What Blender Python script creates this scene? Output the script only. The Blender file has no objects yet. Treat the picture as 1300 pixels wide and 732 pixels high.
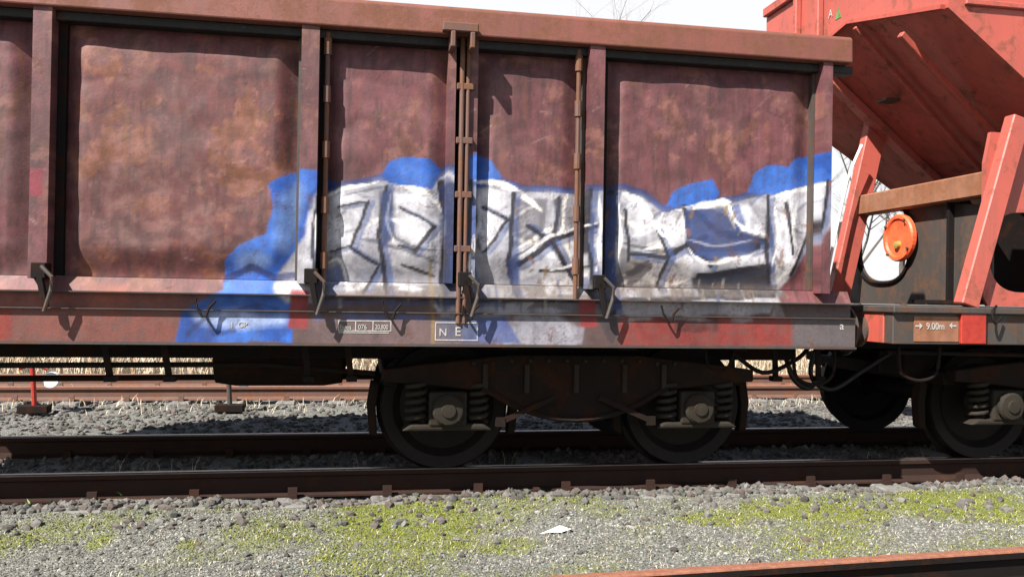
import bpy, bmesh, math, random
import numpy as np
from mathutils import Vector, Matrix
rnd = random.Random(7); nrs = np.random.RandomState(7)
S = bpy.context.scene; COL = S.collection
R = math.radians

# ------------------------------------------------------------------ camera
F_PX, CAM_H, YAW, PITCH, ROLL = 1077.0, 1.195, R(10.1), R(0.48), R(1.0)
cd = bpy.data.cameras.new('camera'); cam = bpy.data.objects.new('camera', cd); COL.objects.link(cam)
cd.sensor_width = 36.0; cd.lens = 36.0 * F_PX / 1300.0; cd.clip_start = 0.05; cd.clip_end = 4000
CAM_M = Matrix.Rotation(-YAW, 3, 'Z') @ Matrix.Rotation(R(90) + PITCH, 3, 'X') @ Matrix.Rotation(ROLL, 3, 'Z')
cam.matrix_world = Matrix.Translation((0, 0, CAM_H)) @ CAM_M.to_4x4()
S.camera = cam
def ray(px, py): return CAM_M @ Vector(((px - 650) / F_PX, -(py - 366) / F_PX, -1))
def at(px, py, Y):
    d = ray(px, py); t = Y / d.y; return Vector((d.x * t, Y, CAM_H + d.z * t))
def atx(px, py, X):
    d = ray(px, py); t = X / d.x; return Vector((X, d.y * t, CAM_H + d.z * t))
def atz(px, py, z):
    d = ray(px, py); t = (z - CAM_H) / d.z; return Vector((d.x * t, d.y * t, z))
# ------------------------------------------------------------------ light
SUN_DIR = Vector((1.3, 1.0, -1.7)).normalized()
el = math.asin(-SUN_DIR.z); az = math.atan2(-SUN_DIR.x, -SUN_DIR.y)
w = bpy.data.worlds.new('World'); S.world = w; w.use_nodes = True
nt = w.node_tree; bg = nt.nodes['Background']
sky = nt.nodes.new('ShaderNodeTexSky'); sky.sky_type = 'NISHITA'; sky.sun_disc = False
sky.sun_elevation = el; sky.sun_rotation = az; sky.air_density = 1.0; sky.dust_density = 0.8; sky.ozone_density = 1.0
mx = nt.nodes.new('ShaderNodeMix'); mx.data_type = 'RGBA'; # white haze band shaped to the view, cut off above to lower ambient light
mx.inputs['B'].default_value = (8.3, 8.3, 8.4, 1)
tc = nt.nodes.new('ShaderNodeTexCoord'); sx = nt.nodes.new('ShaderNodeSeparateXYZ'); hr = nt.nodes.new('ShaderNodeValToRGB')
nt.links.new(tc.outputs['Generated'], sx.inputs[0]); nt.links.new(sx.outputs['Z'], hr.inputs[0]); nt.links.new(hr.outputs[0], mx.inputs['Factor'])
hr.color_ramp.elements[0].position = 0.33; hr.color_ramp.elements[0].color = (.95, .95, .95, 1); hr.color_ramp.elements[1].position = 0.42; hr.color_ramp.elements[1].color = (.02, .02, .02, 1)
nt.links.new(sky.outputs[0], mx.inputs['A']); nt.links.new(mx.outputs['Result'], bg.inputs[0]); bg.inputs[1].default_value = 0.05
sl = bpy.data.lights.new('sun', 'SUN'); sl.energy = 5.0; sl.angle = R(0.53); sl.color = (1.0, 0.95, 0.88)
so = bpy.data.objects.new('sun', sl); COL.objects.link(so); so.rotation_euler = SUN_DIR.to_track_quat('-Z', 'Y').to_euler()
S.view_settings.view_transform = 'Standard'; S.view_settings.look = 'None'; S.view_settings.exposure = 1.3; S.view_settings.gamma = 1.0

# ------------------------------------------------------------------ materials
def mat(name):
    m = bpy.data.materials.new(name); m.use_nodes = True; n = m.node_tree
    return m, n, n.nodes['Principled BSDF']
class N:
    def __init__(s, nt): s.nt = nt
    def new(s, t, **k):
        n = s.nt.nodes.new(t)
        for a, b in k.items(): setattr(n, a, b)
        return n
    def link(s, a, b): s.nt.links.new(a, b)
    def coord(s, scale=(1, 1, 1), kind='Object'):
        t = s.new('ShaderNodeTexCoord'); m = s.new('ShaderNodeMapping'); m.inputs['Scale'].default_value = scale
        s.link(t.outputs[kind], m.inputs[0]); return m.outputs[0]
    def geo(s, scale=(1, 1, 1)):
        t = s.new('ShaderNodeNewGeometry'); m = s.new('ShaderNodeMapping'); m.inputs['Scale'].default_value = scale
        s.link(t.outputs['Position'], m.inputs[0]); return m.outputs[0]
    def noise(s, vec, scale, detail=5, rough=.6, dist=0):
        n = s.new('ShaderNodeTexNoise'); n.inputs['Scale'].default_value = scale; n.inputs['Detail'].default_value = detail
        n.inputs['Roughness'].default_value = rough; n.inputs['Distortion'].default_value = dist; s.link(vec, n.inputs['Vector']); return n.outputs['Fac']
    def ramp(s, fac, pts):
        r = s.new('ShaderNodeValToRGB'); e = r.color_ramp.elements
        while len(e) < len(pts): e.new(.5)
        for q, (p, c) in zip(e, pts):
            q.position = p; q.color = (c, c, c, 1) if not isinstance(c, tuple) else (*c, 1)
        s.link(fac, r.inputs[0]); return r.outputs[0]
    def mix(s, fac, a, b, mode='MIX'):
        m = s.new('ShaderNodeMix', data_type='RGBA', blend_type=mode)
        for v, k in ((fac, 'Factor'), (a, 'A'), (b, 'B')):
            if isinstance(v, (int, float)): m.inputs[k].default_value = v
            elif isinstance(v, tuple): m.inputs[k].default_value = (*v, 1)
            else: s.link(v, m.inputs[k])
        return m.outputs['Result']
    def bump(s, h, bsdf, strength=.3, dist=.01):
        b = s.new('ShaderNodeBump'); b.inputs['Strength'].default_value = strength; b.inputs['Distance'].default_value = dist
        s.link(h, b.inputs['Height']); s.link(b.outputs[0], bsdf.inputs['Normal'])
ALB = .50   # paints are old and dull
def painted(name, base=None, rust=(.16, .055, .02), amt=.5, dirt=(.05, .04, .038), rough=.62, attr=None, streak=.5, scratch=False, vary=.35):
    """weathered paint: flaking rust, run-down streaks, grime; base may come from a painted colour attribute"""
    rust = tuple(x * ALB for x in rust); dirt = tuple(x * .6 for x in dirt)
    m, n, b = mat(name); k = N(n); p = k.geo()
    if attr:
        a = k.new('ShaderNodeAttribute', attribute_name=attr); c = a.outputs['Color']
    else:
        base = tuple(x * ALB for x in base); c = k.mix(0.0, base, base)
    big = k.noise(p, 1.7, 6, .65); c = k.mix(vary, c, k.mix(big, (.03, .022, .02), (1.0, .9, .88)), 'OVERLAY')
    st = k.noise(k.geo((14, 14, .9)), 1.0, 4, .6); c = k.mix(k.ramp(st, [(.45, 0.0), (.8, streak)]), c, dirt)
    rn = k.noise(p, 5.5, 9, .72, .4); rm = k.ramp(rn, [(.62 - .25 * amt, 0.0), (.70 - .2 * amt, .75)])
    rc = k.mix(k.noise(p, 30, 4), (rust[0] * .5, rust[1] * .5, rust[2] * .6), (rust[0] * 1.6, rust[1] * 1.5, rust[2] * 1.3))
    c = k.mix(rm, c, rc)
    fl = k.noise(p, 60, 4, .7); c = k.mix(k.ramp(fl, [(.58, 0.0), (.72, .45)]), c, dirt)
    if scratch:
        s1 = k.noise(k.geo((30, 30, 260)), 1.0, 2, .5, 1.5); c = k.mix(k.ramp(s1, [(.70, 0.0), (.76, .4)]), c, (.35, .29, .26))
        s2 = k.noise(k.geo((160, 160, 40)), 1.0, 2, .5, 2.5); c = k.mix(k.ramp(s2, [(.72, 0.0), (.77, .4)]), c, (.36, .28, .24))
    k.link(c, b.inputs['Base Color'])
    k.link(k.mix(rm, (rough,) * 3, (.9, .9, .9)), b.inputs['Roughness'])
    k.bump(k.mix(.5, rn, fl), b, .35, .006)
    return m
def plain(name, c, rough=.7, metal=0, var=.5, scale=25, bump=.2):
    if max(c) < .7: c = tuple(x * ALB for x in c)
    m, n, b = mat(name); k = N(n); p = k.geo(); f = k.noise(p, scale, 6, .7)
    lo = tuple(x * (1 - var) for x in c); hi = tuple(min(1, x * (1 + var)) for x in c)
    k.link(k.mix(k.ramp(f, [(.3, 0.0), (.7, 1.0)]), lo, hi), b.inputs['Base Color']); b.inputs['Roughness'].default_value = rough; b.inputs['Metallic'].default_value = metal
    k.bump(f, b, bump, .004); return m
M = {}
M['wagon'] = painted('weathered_wagon_paint', attr='paint', rust=(.15, .06, .03), amt=.10, streak=.4, scratch=True, dirt=(.06, .045, .045), vary=.45)
M['rim'] = painted('scuffed_rim_paint', base=(.33, .105, .075), rust=(.24, .09, .045), amt=.75, scratch=True, streak=.3)
M['hop'] = painted('red_hopper_paint', base=(.76, .16, .115), rust=(.30, .10, .06), amt=.42, streak=.5, dirt=(.30, .12, .10), scratch=True, rough=.5, vary=.2)
M['hopdark'] = painted('grimy_hopper_paint', base=(.76, .14, .095), rust=(.26, .09, .045), amt=.32, streak=.45, dirt=(.12, .07, .06))
M['grime'] = painted('grimy_steel', base=(.10, .085, .075), rust=(.16, .07, .03), amt=.5, streak=.5, dirt=(.03, .028, .027))
M['brownbeam'] = painted('rusty_beam_steel', base=(.50, .23, .13), rust=(.34, .13, .05), amt=.6)
M['under'] = painted('oily_underframe_steel', base=(.02, .016, .015), rust=(.055, .02, .01), amt=.45, dirt=(.012, .011, .011), rough=.7)
M['bogie'] = painted('brown_bogie_dust', base=(.024, .017, .014), rust=(.06, .022, .010), amt=.5, dirt=(.03, .025, .02), rough=.85)
M['axle'] = painted('dusty_axle_box_paint', base=(.055, .048, .037), rust=(.045, .026, .015), amt=.35, dirt=(.025, .022, .02), rough=.8)
M['red'] = plain('bright_red_paint', (.62, .05, .03), .5, var=.25)
M['orange'] = plain('orange_red_paint', (.75, .10, .03), .5, var=.35, scale=14)
M['white'] = plain('white_paint', (.75, .74, .7), .6, var=.12)
M['ink'] = plain('white_stencil_paint', (.69, .67, .63), .7, var=.3, scale=70, bump=.05)
M['yellow'] = plain('yellow_line_paint', (.55, .38, .08), .7, var=.3)
M['green'] = plain('green_stencil_paint', (.18, .38, .12), .7)
M['rail'] = painted('shaded_rusty_rail_steel', base=(.055, .032, .026), rust=(.075, .035, .02), amt=.5, dirt=(.05, .035, .03), rough=.8)  # shaded copy of the rail rust: shade under the wagons put into the colour
M['railrust_lit'] = painted('sunlit_rusty_rail', base=(.24, .13, .095), rust=(.26, .10, .05), amt=.5, dirt=(.10, .07, .055), rough=.85)  # lit copy of the rail rust: sunlight put into the lighter brown
M['head'] = plain('worn_rail_head_steel', (.30, .22, .19), .38, .85, var=.25, scale=12, bump=.05)
M['headr'] = plain('rust_filmed_rail_head', (.42, .17, .10), .7, 0, var=.35, scale=30, bump=.15)
M['bar'] = painted('rusty_bar_steel', base=(.20, .10, .075), rust=(.24, .10, .04), amt=.7, dirt=(.05, .04, .035))
M['sleeper'] = plain('weathered_sleeper_concrete', (.30, .29, .27), .95, var=.3)
M['tread'] = plain('wheel_steel', (.018, .014, .013), .5, .5, var=.3)
M['bark'] = plain('grey_bark', (.17, .14, .12), .95, var=.3)
M['twig'] = plain('grey_twig_bark', (.26, .22, .19), .95, var=.25)
M['hose'] = plain('black_rubber', (.015, .015, .015), .6)
M['paper'] = plain('white_paper', (.8, .78, .72), .8, var=.06)
for k_ in ('under', 'bogie', 'axle', 'rail'): M[k_].node_tree.nodes['Principled BSDF'].inputs['Specular IOR Level'].default_value = .12
for k_ in ('tread',): M[k_].node_tree.nodes['Principled BSDF'].inputs['Specular IOR Level'].default_value = .15; M[k_].node_tree.nodes['Principled BSDF'].inputs['Metallic'].default_value = .1
def stone_mat(name, cols):
    m, n, b = mat(name); k = N(n); oi = k.new('ShaderNodeAttribute', attribute_name='tint'); p = k.geo()
    f = k.noise(p, 45, 5, .7)
    r = k.ramp(oi.outputs['Fac'], [(i / (len(cols) - 1), c) for i, c in enumerate(cols)])
    k.link(k.mix(.5, r, k.mix(f, (.02, .02, .02), (1, 1, 1)), 'OVERLAY'), b.inputs['Base Color']); b.inputs['Roughness'].default_value = .95; k.bump(f, b, .4, .004); return m
M['stone'] = stone_mat('ballast_stone', [(.04, .035, .03), (.088, .084, .077), (.078, .058, .05), (.14, .136, .127), (.056, .06, .05)])
M['pebble'] = stone_mat('pale_gravel', [(.05, .05, .045), (.125, .125, .108), (.09, .089, .075), (.26, .26, .235), (.075, .08, .06)])
def blade_mat(name, cols):
    m, n, b = mat(name); k = N(n); a = k.new('ShaderNodeAttribute', attribute_name='tint')
    k.link(k.ramp(a.outputs['Fac'], [(i / (len(cols) - 1), c) for i, c in enumerate(cols)]), b.inputs['Base Color']); b.inputs['Roughness'].default_value = .8; return m
M['moss'] = blade_mat('yellow_green_moss', [(.075, .09, .014), (.15, .17, .018), (.23, .235, .035), (.11, .135, .025)])
M['weed'] = blade_mat('green_weed_leaf', [(.07, .14, .03), (.13, .22, .06), (.18, .26, .09)])
M['straw'] = blade_mat('dry_straw', [(.38, .30, .19), (.55, .46, .32), (.62, .56, .44), (.42, .36, .28)])
M['bank'] = blade_mat('dry_bank_grass', [(.34, .27, .17), (.52, .43, .29), (.62, .55, .42), (.40, .22, .11), (.46, .42, .33)])
def ground_mat():
    m, n, b = mat('gravel_and_moss'); k = N(n); p = k.geo()
    v = k.new('ShaderNodeTexVoronoi'); v.inputs['Scale'].default_value = 75; k.link(p, v.inputs['Vector'])
    sep = k.new('ShaderNodeSeparateColor'); k.link(v.outputs['Color'], sep.inputs[0])
    g = k.ramp(sep.outputs[0], [(0, (.035, .035, .032)), (.35, (.088, .087, .078)), (.7, (.14, .138, .124)), (1, (.27, .268, .245))])
    g = k.mix(k.ramp(k.noise(p, 2.2, 5), [(.35, 0.0), (.7, .55)]), g, (.16, .157, .135))
    g = k.mix(k.ramp(k.noise(p, 9, 6, .7), [(.55, 0.0), (.7, .5)]), g, (.10, .105, .06))
    a = k.new('ShaderNodeAttribute', attribute_name='moss')
    mm = k.new('ShaderNodeMath', operation='MULTIPLY'); k.link(a.outputs['Fac'], mm.inputs[0]); k.link(k.ramp(k.noise(p, 26, 6, .75), [(.28, 0.0), (.50, 1.0)]), mm.inputs[1])
    mc = k.mix(k.noise(p, 50, 4), (.05, .065, .012), (.19, .21, .028))
    k.link(k.mix(mm.outputs[0], g, mc), b.inputs['Base Color']); b.inputs['Roughness'].default_value = 1
    k.bump(v.outputs['Distance'], b, .9, .012); return m
M['ground'] = ground_mat()

# ------------------------------------------------------------------ mesh helpers
class MB:
    def __init__(s): s.v = []; s.f = []
    def add(s, vs, fs):
        o = len(s.v); s.v += [tuple(v) for v in vs]; s.f += [tuple(i + o for i in f) for f in fs]; return s
    def box(s, x0, x1, y0, y1, z0, z1):
        v = [(x, y, z) for x in (x0, x1) for y in (y0, y1) for z in (z0, z1)]
        return s.add(v, [(0, 1, 3, 2), (4, 6, 7, 5), (0, 4, 5, 1), (2, 3, 7, 6), (0, 2, 6, 4), (1, 5, 7, 3)])
    def prism(s, pts, axis, a, b):
        """extrude 2D outline along an axis"""
        def P(p, t): return (t, p[0], p[1]) if axis == 'X' else (p[0], t, p[1]) if axis == 'Y' else (p[0], p[1], t)
        n = len(pts); v = [P(p, a) for p in pts] + [P(p, b) for p in pts]
        return s.add(v, [tuple(range(n))[::-1], tuple(range(n, 2 * n))] + [(i, (i + 1) % n, n + (i + 1) % n, n + i) for i in range(n)])
    def tube(s, pts, r, n=8, closed=True):
        pts = [Vector(p) for p in pts]; rs = r if isinstance(r, (list, tuple)) else [r] * len(pts); o = len(s.v)
        up = Vector((0, 0, 1))
        for i, p in enumerate(pts):
            d = (pts[min(i + 1, len(pts) - 1)] - pts[max(i - 1, 0)]).normalized()
            u = d.cross(up if abs(d.z) < .95 else Vector((0, 1, 0))).normalized(); q = d.cross(u)
            for j in range(n):
                a = 2 * math.pi * j / n; s.v.append(tuple(p + (u * math.cos(a) + q * math.sin(a)) * rs[i]))
        for i in range(len(pts) - 1):
            for j in range(n):
                a = o + i * n + j; b2 = o + i * n + (j + 1) % n; s.f.append((a, b2, b2 + n, a + n))
        if closed:
            s.f.append(tuple(range(o, o + n))); e = o + (len(pts) - 1) * n; s.f.append(tuple(range(e, e + n))[::-1])
        return s
    def bar(s, a, b, wx, wy):
        """rectangular bar from a to b"""
        a = Vector(a); b = Vector(b); d = (b - a).normalized(); u = d.cross(Vector((0, 1, 0)) if abs(d.y) < .9 else Vector((0, 0, 1))).normalized(); q = d.cross(u).normalized()
        v = [p + u * i * wx / 2 + q * j * wy / 2 for p in (a, b) for i, j in ((-1, -1), (1, -1), (1, 1), (-1, 1))]
        return s.add(v, [(3, 2, 1, 0), (4, 5, 6, 7), (0, 1, 5, 4), (1, 2, 6, 5), (2, 3, 7, 6), (3, 0, 4, 7)])
    def lathe(s, prof, c, axis='Y', n=32):
        """profile of (radius, along-axis) round axis through c"""
        o = len(s.v); c = Vector(c)
        for r, t in prof:
            for j in range(n):
                a = 2 * math.pi * j / n; ca, sa = math.cos(a) * r, math.sin(a) * r
                s.v.append(tuple(c + (Vector((ca, t, sa)) if axis == 'Y' else Vector((t, ca, sa)) if axis == 'X' else Vector((ca, sa, t)))))
        for i in range(len(prof) - 1):
            for j in range(n):
                a = o + i * n + j; b2 = o + i * n + (j + 1) % n; s.f.append((a, b2, b2 + n, a + n))
        s.f.append(tuple(range(o, o + n))); e = o + (len(prof) - 1) * n; s.f.append(tuple(range(e, e + n))); return s
    def build(s, name, m, parent=None, bevel=0, smooth=False, seg=1):
        me = bpy.data.meshes.new(name); me.from_pydata(s.v, [], s.f)
        bm = bmesh.new(); bm.from_mesh(me); bmesh.ops.recalc_face_normals(bm, faces=bm.faces); bm.to_mesh(me); bm.free()
        if smooth: me.shade_smooth()
        o = bpy.data.objects.new(name, me); COL.objects.link(o); me.materials.append(m)
        if parent is not None: o.parent = parent; o.matrix_parent_inverse = Matrix.Translation(-origin(parent))
        if bevel:
            bv = o.modifiers.new('bevel', 'BEVEL'); bv.width = bevel; bv.segments = seg; bv.limit_method = 'ANGLE'
        return o
ORG = {}
def origin(o):
    v = Vector(ORG.get(o.name, (0, 0, 0))); return v
def tag(o, label=None, cat=None, group=None, kind=None):
    for a, b in (('label', label), ('category', cat), ('group', group), ('kind', kind)):
        if b: o[a] = b
    return o
def thing(name, label, cat, loc, group=None):
    o = bpy.data.objects.new(name, None); COL.objects.link(o); o.location = loc; o.empty_display_size = .2; ORG[o.name] = tuple(loc)
    return tag(o, label, cat, group)
def sub(o, mesh_owner, dx, parent=None):
    """copy of a part shifted by dx (shares mesh data)"""
    c = o.copy(); COL.objects.link(c); c.location = o.location + Vector(dx)
    if parent is not None: c.parent = parent
    return c

# ------------------------------------------------------------------ graffiti painted on the wagon side (colour attribute, mapped on X and Z)
SIDE = 5.30
GX0, GX1, GZ0, GZ1, GS = -2.2, 4.0, .75, 3.15, .005
gw, gh = int((GX1 - GX0) / GS), int((GZ1 - GZ0) / GS)
gx = GX0 + (np.arange(gw) + .5) * GS; gz = GZ0 + (np.arange(gh) + .5) * GS
PX, PZ = np.meshgrid(gx, gz)
def blur(a, k):
    for ax in (0, 1):
        c = np.cumsum(np.pad(a, [(k + 1, k) if i == ax else (0, 0) for i in (0, 1)], mode='edge'), axis=ax)
        a = (np.take(c, range(2 * k + 1, c.shape[ax]), axis=ax) - np.take(c, range(0, c.shape[ax] - 2 * k - 1), axis=ax)) / (2 * k + 1)
    return a
def fft_noise(seed, wl, beta=2.0, sx=1.0, sz=1.0):
    """fractal noise, 0..1, longest wavelength wl metres, stretched by sx, sz"""
    kx = np.fft.fftfreq(gw, GS)[None, :] * sx; kz = np.fft.fftfreq(gh, GS)[:, None] * sz; k = np.hypot(kx, kz)
    a = np.where(k > 1 / (3 * wl), 1 / np.maximum(k, 1 / wl) ** beta, 0)
    n = np.fft.ifft2(np.fft.fft2(np.random.RandomState(seed).randn(gh, gw)) * a).real; n = .5 + (n - n.mean()) / n.std() * .18
    return np.clip(n, 0, 1)
n1, n2, n3, n4 = fft_noise(1, .35, 2.2), fft_noise(2, .12, 2.0), fft_noise(3, 1.0, 2.4), fft_noise(4, .03, 1.2)
nr, ns = fft_noise(5, .5, 1.5), fft_noise(6, .10, 1.3, 1.0, 9.0)
WX = PX + (n1 - .5) * .025; WZ = PZ + (np.roll(n1, 77, 1) - .5) * .025      # hand-sprayed wobble
def xz(p): v = at(p[0], p[1], SIDE); return v.x, v.z
def poly(pts, soft=.012, wob=True):
    q = [xz(p) for p in pts]; X, Z = (WX, WZ) if wob else (PX, PZ); ins = np.zeros(X.shape, bool)
    for (x0, z0), (x1, z1) in zip(q, q[1:] + q[:1]):
        if z0 == z1: continue
        c = ((z0 > Z) != (z1 > Z)) & (X < (x1 - x0) * (Z - z0) / (z1 - z0) + x0); ins ^= c
    return np.clip(blur(ins.astype(float), max(1, int(soft / GS))), 0, 1)
def stroke(pts, wpx, soft=.006, wob=True, taper=False, curve=True):
    q = [xz(p) for p in pts]; X, Z = (WX, WZ) if wob else (PX, PZ); full = np.zeros(X.shape); mg = wpx / 190 + soft * 2 + .07
    i0 = max(0, int((min(p[0] for p in q) - mg - GX0) / GS)); i1 = min(gw, int((max(p[0] for p in q) + mg - GX0) / GS) + 1); j0 = max(0, int((min(p[1] for p in q) - mg - GZ0) / GS)); j1 = min(gh, int((max(p[1] for p in q) + mg - GZ0) / GS) + 1)
    if i1 <= i0 or j1 <= j0: return full
    X, Z = X[j0:j1, i0:i1], Z[j0:j1, i0:i1]; d = np.full(X.shape, 9.)
    if taper and curve and len(q) > 2:
        c = []
        for i in range(len(q) - 1):
            p0, p1, p2, p3 = (np.array(q[max(0, min(len(q) - 1, i + o))]) for o in (-1, 0, 1, 2))
            for t in np.arange(6) / 6: c.append(tuple(.5 * (2 * p1 + (p2 - p0) * t + (2 * p0 - 5 * p1 + 4 * p2 - p3) * t * t + (3 * p1 - p0 - 3 * p2 + p3) * t ** 3)))
        q = c + [q[-1]]
    for k, ((x0, z0), (x1, z1)) in enumerate(zip(q, q[1:])):
        L = max(1e-9, (x1 - x0) ** 2 + (z1 - z0) ** 2); t = np.clip(((X - x0) * (x1 - x0) + (Z - z0) * (z1 - z0)) / L, 0, 1)
        u = (k + .5) / (len(q) - 1); d = np.minimum(d, np.hypot(X - x0 - t * (x1 - x0), Z - z0 - t * (z1 - z0)) + (wpx / 380 * (2 * u - 1) ** 2 * .9 if taper else 0))
    h = wpx / 190 / 2; full[j0:j1, i0:i1] = np.clip((h + soft - d) / (2 * soft), 0, 1); return full
IMG = np.zeros((gh, gw, 3))
def lay(mask, col, a=1.0):
    global IMG
    m = (mask * a)[..., None]; c = np.array(col) if not isinstance(col, np.ndarray) else col; IMG = IMG * (1 - m) + c * m
IMG[:] = (.275, .085, .100)
P1 = poly([(88, 30), (384, 30), (384, 365), (88, 365)], .03, False)
lay(np.clip((n3 - .4) * 3, 0, 1), (.15, .050, .056), .7); lay(np.clip((n1 - .5) * 4, 0, 1), (.34, .13, .145), .6)
lay(P1, (.25, .074, .068), .75); lay(P1 * np.clip((nr - .56) * 7, 0, 1), (.33, .115, .05), .65); lay(P1 * np.clip((n1 - .55) * 6, 0, 1), (.13, .048, .05), .7)
lay(poly([(88, 190), (384, 190), (384, 330), (88, 330)], .12) * np.clip((n2 - .45) * 5, 0, 1), (.30, .16, .14), .5)
lay(poly([(0, 100), (42, 100), (42, 365), (0, 365)], .1) * np.clip((n1 - .4) * 4, 0, 1), (.26, .14, .14), .6)
lay(np.clip((nr - .64) * 9, 0, 1), (.28, .11, .06), .6); lay(np.clip((ns - .60) * 6, 0, 1), (.09, .045, .042), .55); lay(np.clip((.36 - ns) * 6, 0, 1), (.30, .15, .12), .35)
lay(poly([(786, 60), (1060, 80), (1060, 240), (786, 240)], .1) * np.clip((nr - .58) * 8, 0, 1), (.32, .125, .09), .4)
lay(P1 * np.clip((n1 - .52) * 8, 0, 1) * np.clip((nr - .42) * 8, 0, 1), (.38, .16, .15), .5); lay(P1 * np.clip((nr - .60) * 10, 0, 1), (.42, .15, .06), .4)
lay(np.clip((nr - .60) * 8, 0, 1) * np.clip((n2 - .45) * 6, 0, 1), (.44, .19, .17), .5)
for _ in range(70):   # rust runs and scratches
    x = rnd.uniform(-20, 1060); y = rnd.uniform(50, 330); L = rnd.uniform(15, 80)
    lay(stroke([(x, y), (x + rnd.uniform(-3, 3), y + L)], rnd.uniform(1.5, 4), .006, taper=True), rnd.choice([(.36, .13, .05), (.10, .04, .04), (.30, .11, .06)]), rnd.uniform(.3, .7))
for _ in range(90):
    x = rnd.uniform(-20, 1060); y = rnd.uniform(50, 350); q = rnd.uniform(-1, 1); L = rnd.uniform(6, 26)
    lay(stroke([(x, y), (x + L, y + L * q)], 1.4, .003, False), rnd.choice([(.55, .36, .32), (.09, .04, .04), (.09, .04, .04)]), rnd.uniform(.35, .75))
lay(poly([(36, 215), (58, 215), (58, 250), (36, 250)], .01), (.45, .05, .09))
# sill colours
lay(poly([(-60, 384), (1100, 384), (1100, 445), (-60, 445)], .01, False), (.17, .105, .10))
lay(poly([(-60, 366), (230, 366), (230, 440), (-60, 440)], .05), (.36, .10, .07), .85)
lay(poly([(112, 362), (160, 362), (160, 400), (112, 400)], .03), (.42, .11, .06), .9)
lay(poly([(-40, 392), (16, 392), (16, 432), (-40, 432)], .01), (.42, .05, .03))
lay(poly([(392, 398), (740, 398), (740, 440), (392, 440)], .02, False), (.25, .165, .168))
lay(poly([(785, 401), (1004, 401), (1004, 438), (785, 438)], .012, False), (.42, .062, .05))
lay(poly([(855, 400), (910, 400), (910, 421), (855, 421)], .008, False), (.20, .035, .03))
lay(poly([(1004, 398), (1100, 398), (1100, 440), (1004, 440)], .02, False), (.19, .17, .18))
lay(np.clip((n2 - .5) * 5, 0, 1) * poly([(-60, 384), (1100, 384), (1100, 445), (-60, 445)], .01, False), (.12, .085, .08), .45)
# silver letter fill
fill = poly([(346, 366), (352, 345), (386, 300), (392, 262), (404, 244), (440, 232), (478, 226), (505, 222), (552, 226), (566, 214), (600, 214), (632, 226), (664, 238), (700, 240), (742, 240), (790, 236), (820, 246), (848, 266), (900, 254), (938, 250), (958, 244), (1000, 238), (1046, 226), (1052, 280), (1034, 318), (1010, 352), (994, 372), (978, 398), (760, 402), (700, 396), (560, 400), (540, 372), (430, 372), (398, 384), (364, 384)], .010)
BLUE, NAVY, DARK = (.03, .19, .85), (.02, .05, .24), (.02, .022, .035)
lay(poly([(338, 232), (352, 224), (380, 216), (404, 220), (428, 234), (410, 250), (398, 272), (384, 306), (398, 322), (388, 336), (360, 334), (352, 350), (372, 380), (370, 434), (222, 434), (230, 396), (262, 378), (284, 366), (284, 330), (304, 310), (338, 296), (346, 262)], .008), BLUE)
sil = (.40 + .10 * (n1 - .3) + .10 * (n3 - .5) + .08 * (n2 - .5))[..., None] * np.array([.95, .98, 1.09])
lay(fill, np.clip(sil * 1.95, .06, 1.4))
LT, MD = (1.28, 1.32, 1.42), (.75, .76, .82)
for pts, c, a in (
    ([(404, 264), (432, 244), (474, 238), (478, 296), (440, 322), (412, 318)], LT, .8), ([(500, 242), (545, 248), (566, 300), (540, 316), (508, 296)], LT, .7), ([(452, 306), (500, 316), (556, 340), (560, 370), (450, 368)], MD, .8),
    ([(408, 330), (438, 330), (444, 368), (408, 368)], MD, .7), ([(606, 236), (652, 244), (648, 298), (616, 318), (606, 290)], LT, .85), ([(652, 322), (724, 284), (738, 320), (700, 340), (664, 356)], LT, .75), ([(690, 346), (738, 342), (742, 374), (690, 374)], LT, .7),
    ([(706, 246), (740, 246), (744, 286), (716, 286)], MD, .8), ([(790, 246), (816, 252), (838, 292), (800, 304)], LT, .8), ([(844, 276), (880, 262), (888, 298), (850, 314)], LT, .75), ([(928, 260), (954, 256), (980, 302), (950, 308)], LT, .8),
    ([(984, 252), (1042, 238), (1034, 296), (1004, 342), (984, 330)], LT, .75), ([(812, 346), (872, 320), (912, 336), (850, 372)], LT, .6), ([(606, 330), (650, 330), (650, 372), (606, 372)], MD, .7), ([(930, 330), (984, 322), (980, 340), (930, 350)], LT, .5),
    ([(562, 236), (586, 232), (600, 318), (582, 386), (558, 386)], (.03, .05, .13), .75), ([(876, 264), (924, 264), (942, 302), (966, 308), (902, 334), (872, 314)], (.025, .04, .12), .85), ([(766, 250), (786, 250), (782, 392), (762, 392)], (.035, .06, .19), .85),
    ([(884, 348), (974, 334), (992, 376), (890, 380)], (.06, .055, .07), .8), ([(656, 252), (698, 250), (694, 296), (654, 312)], (.13, .13, .16), .7), ([(790, 312), (830, 330), (800, 366), (788, 362)], (.09, .085, .09), .7), ([(480, 240), (498, 240), (502, 300), (484, 316)], (.08, .085, .13), .7)):
    lay(poly(pts, .006, False) * np.clip(.75 + .4 * n2, 0, 1), c, a)
lay(stroke([(392, 262), (404, 244), (440, 232), (478, 226), (505, 222), (552, 226), (566, 214), (600, 214), (632, 226), (664, 238), (700, 240), (742, 240), (790, 236), (820, 246), (848, 266), (900, 254), (938, 250), (958, 244), (1000, 238), (1046, 226)], 9), (.02, .07, .30), .8)
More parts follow.
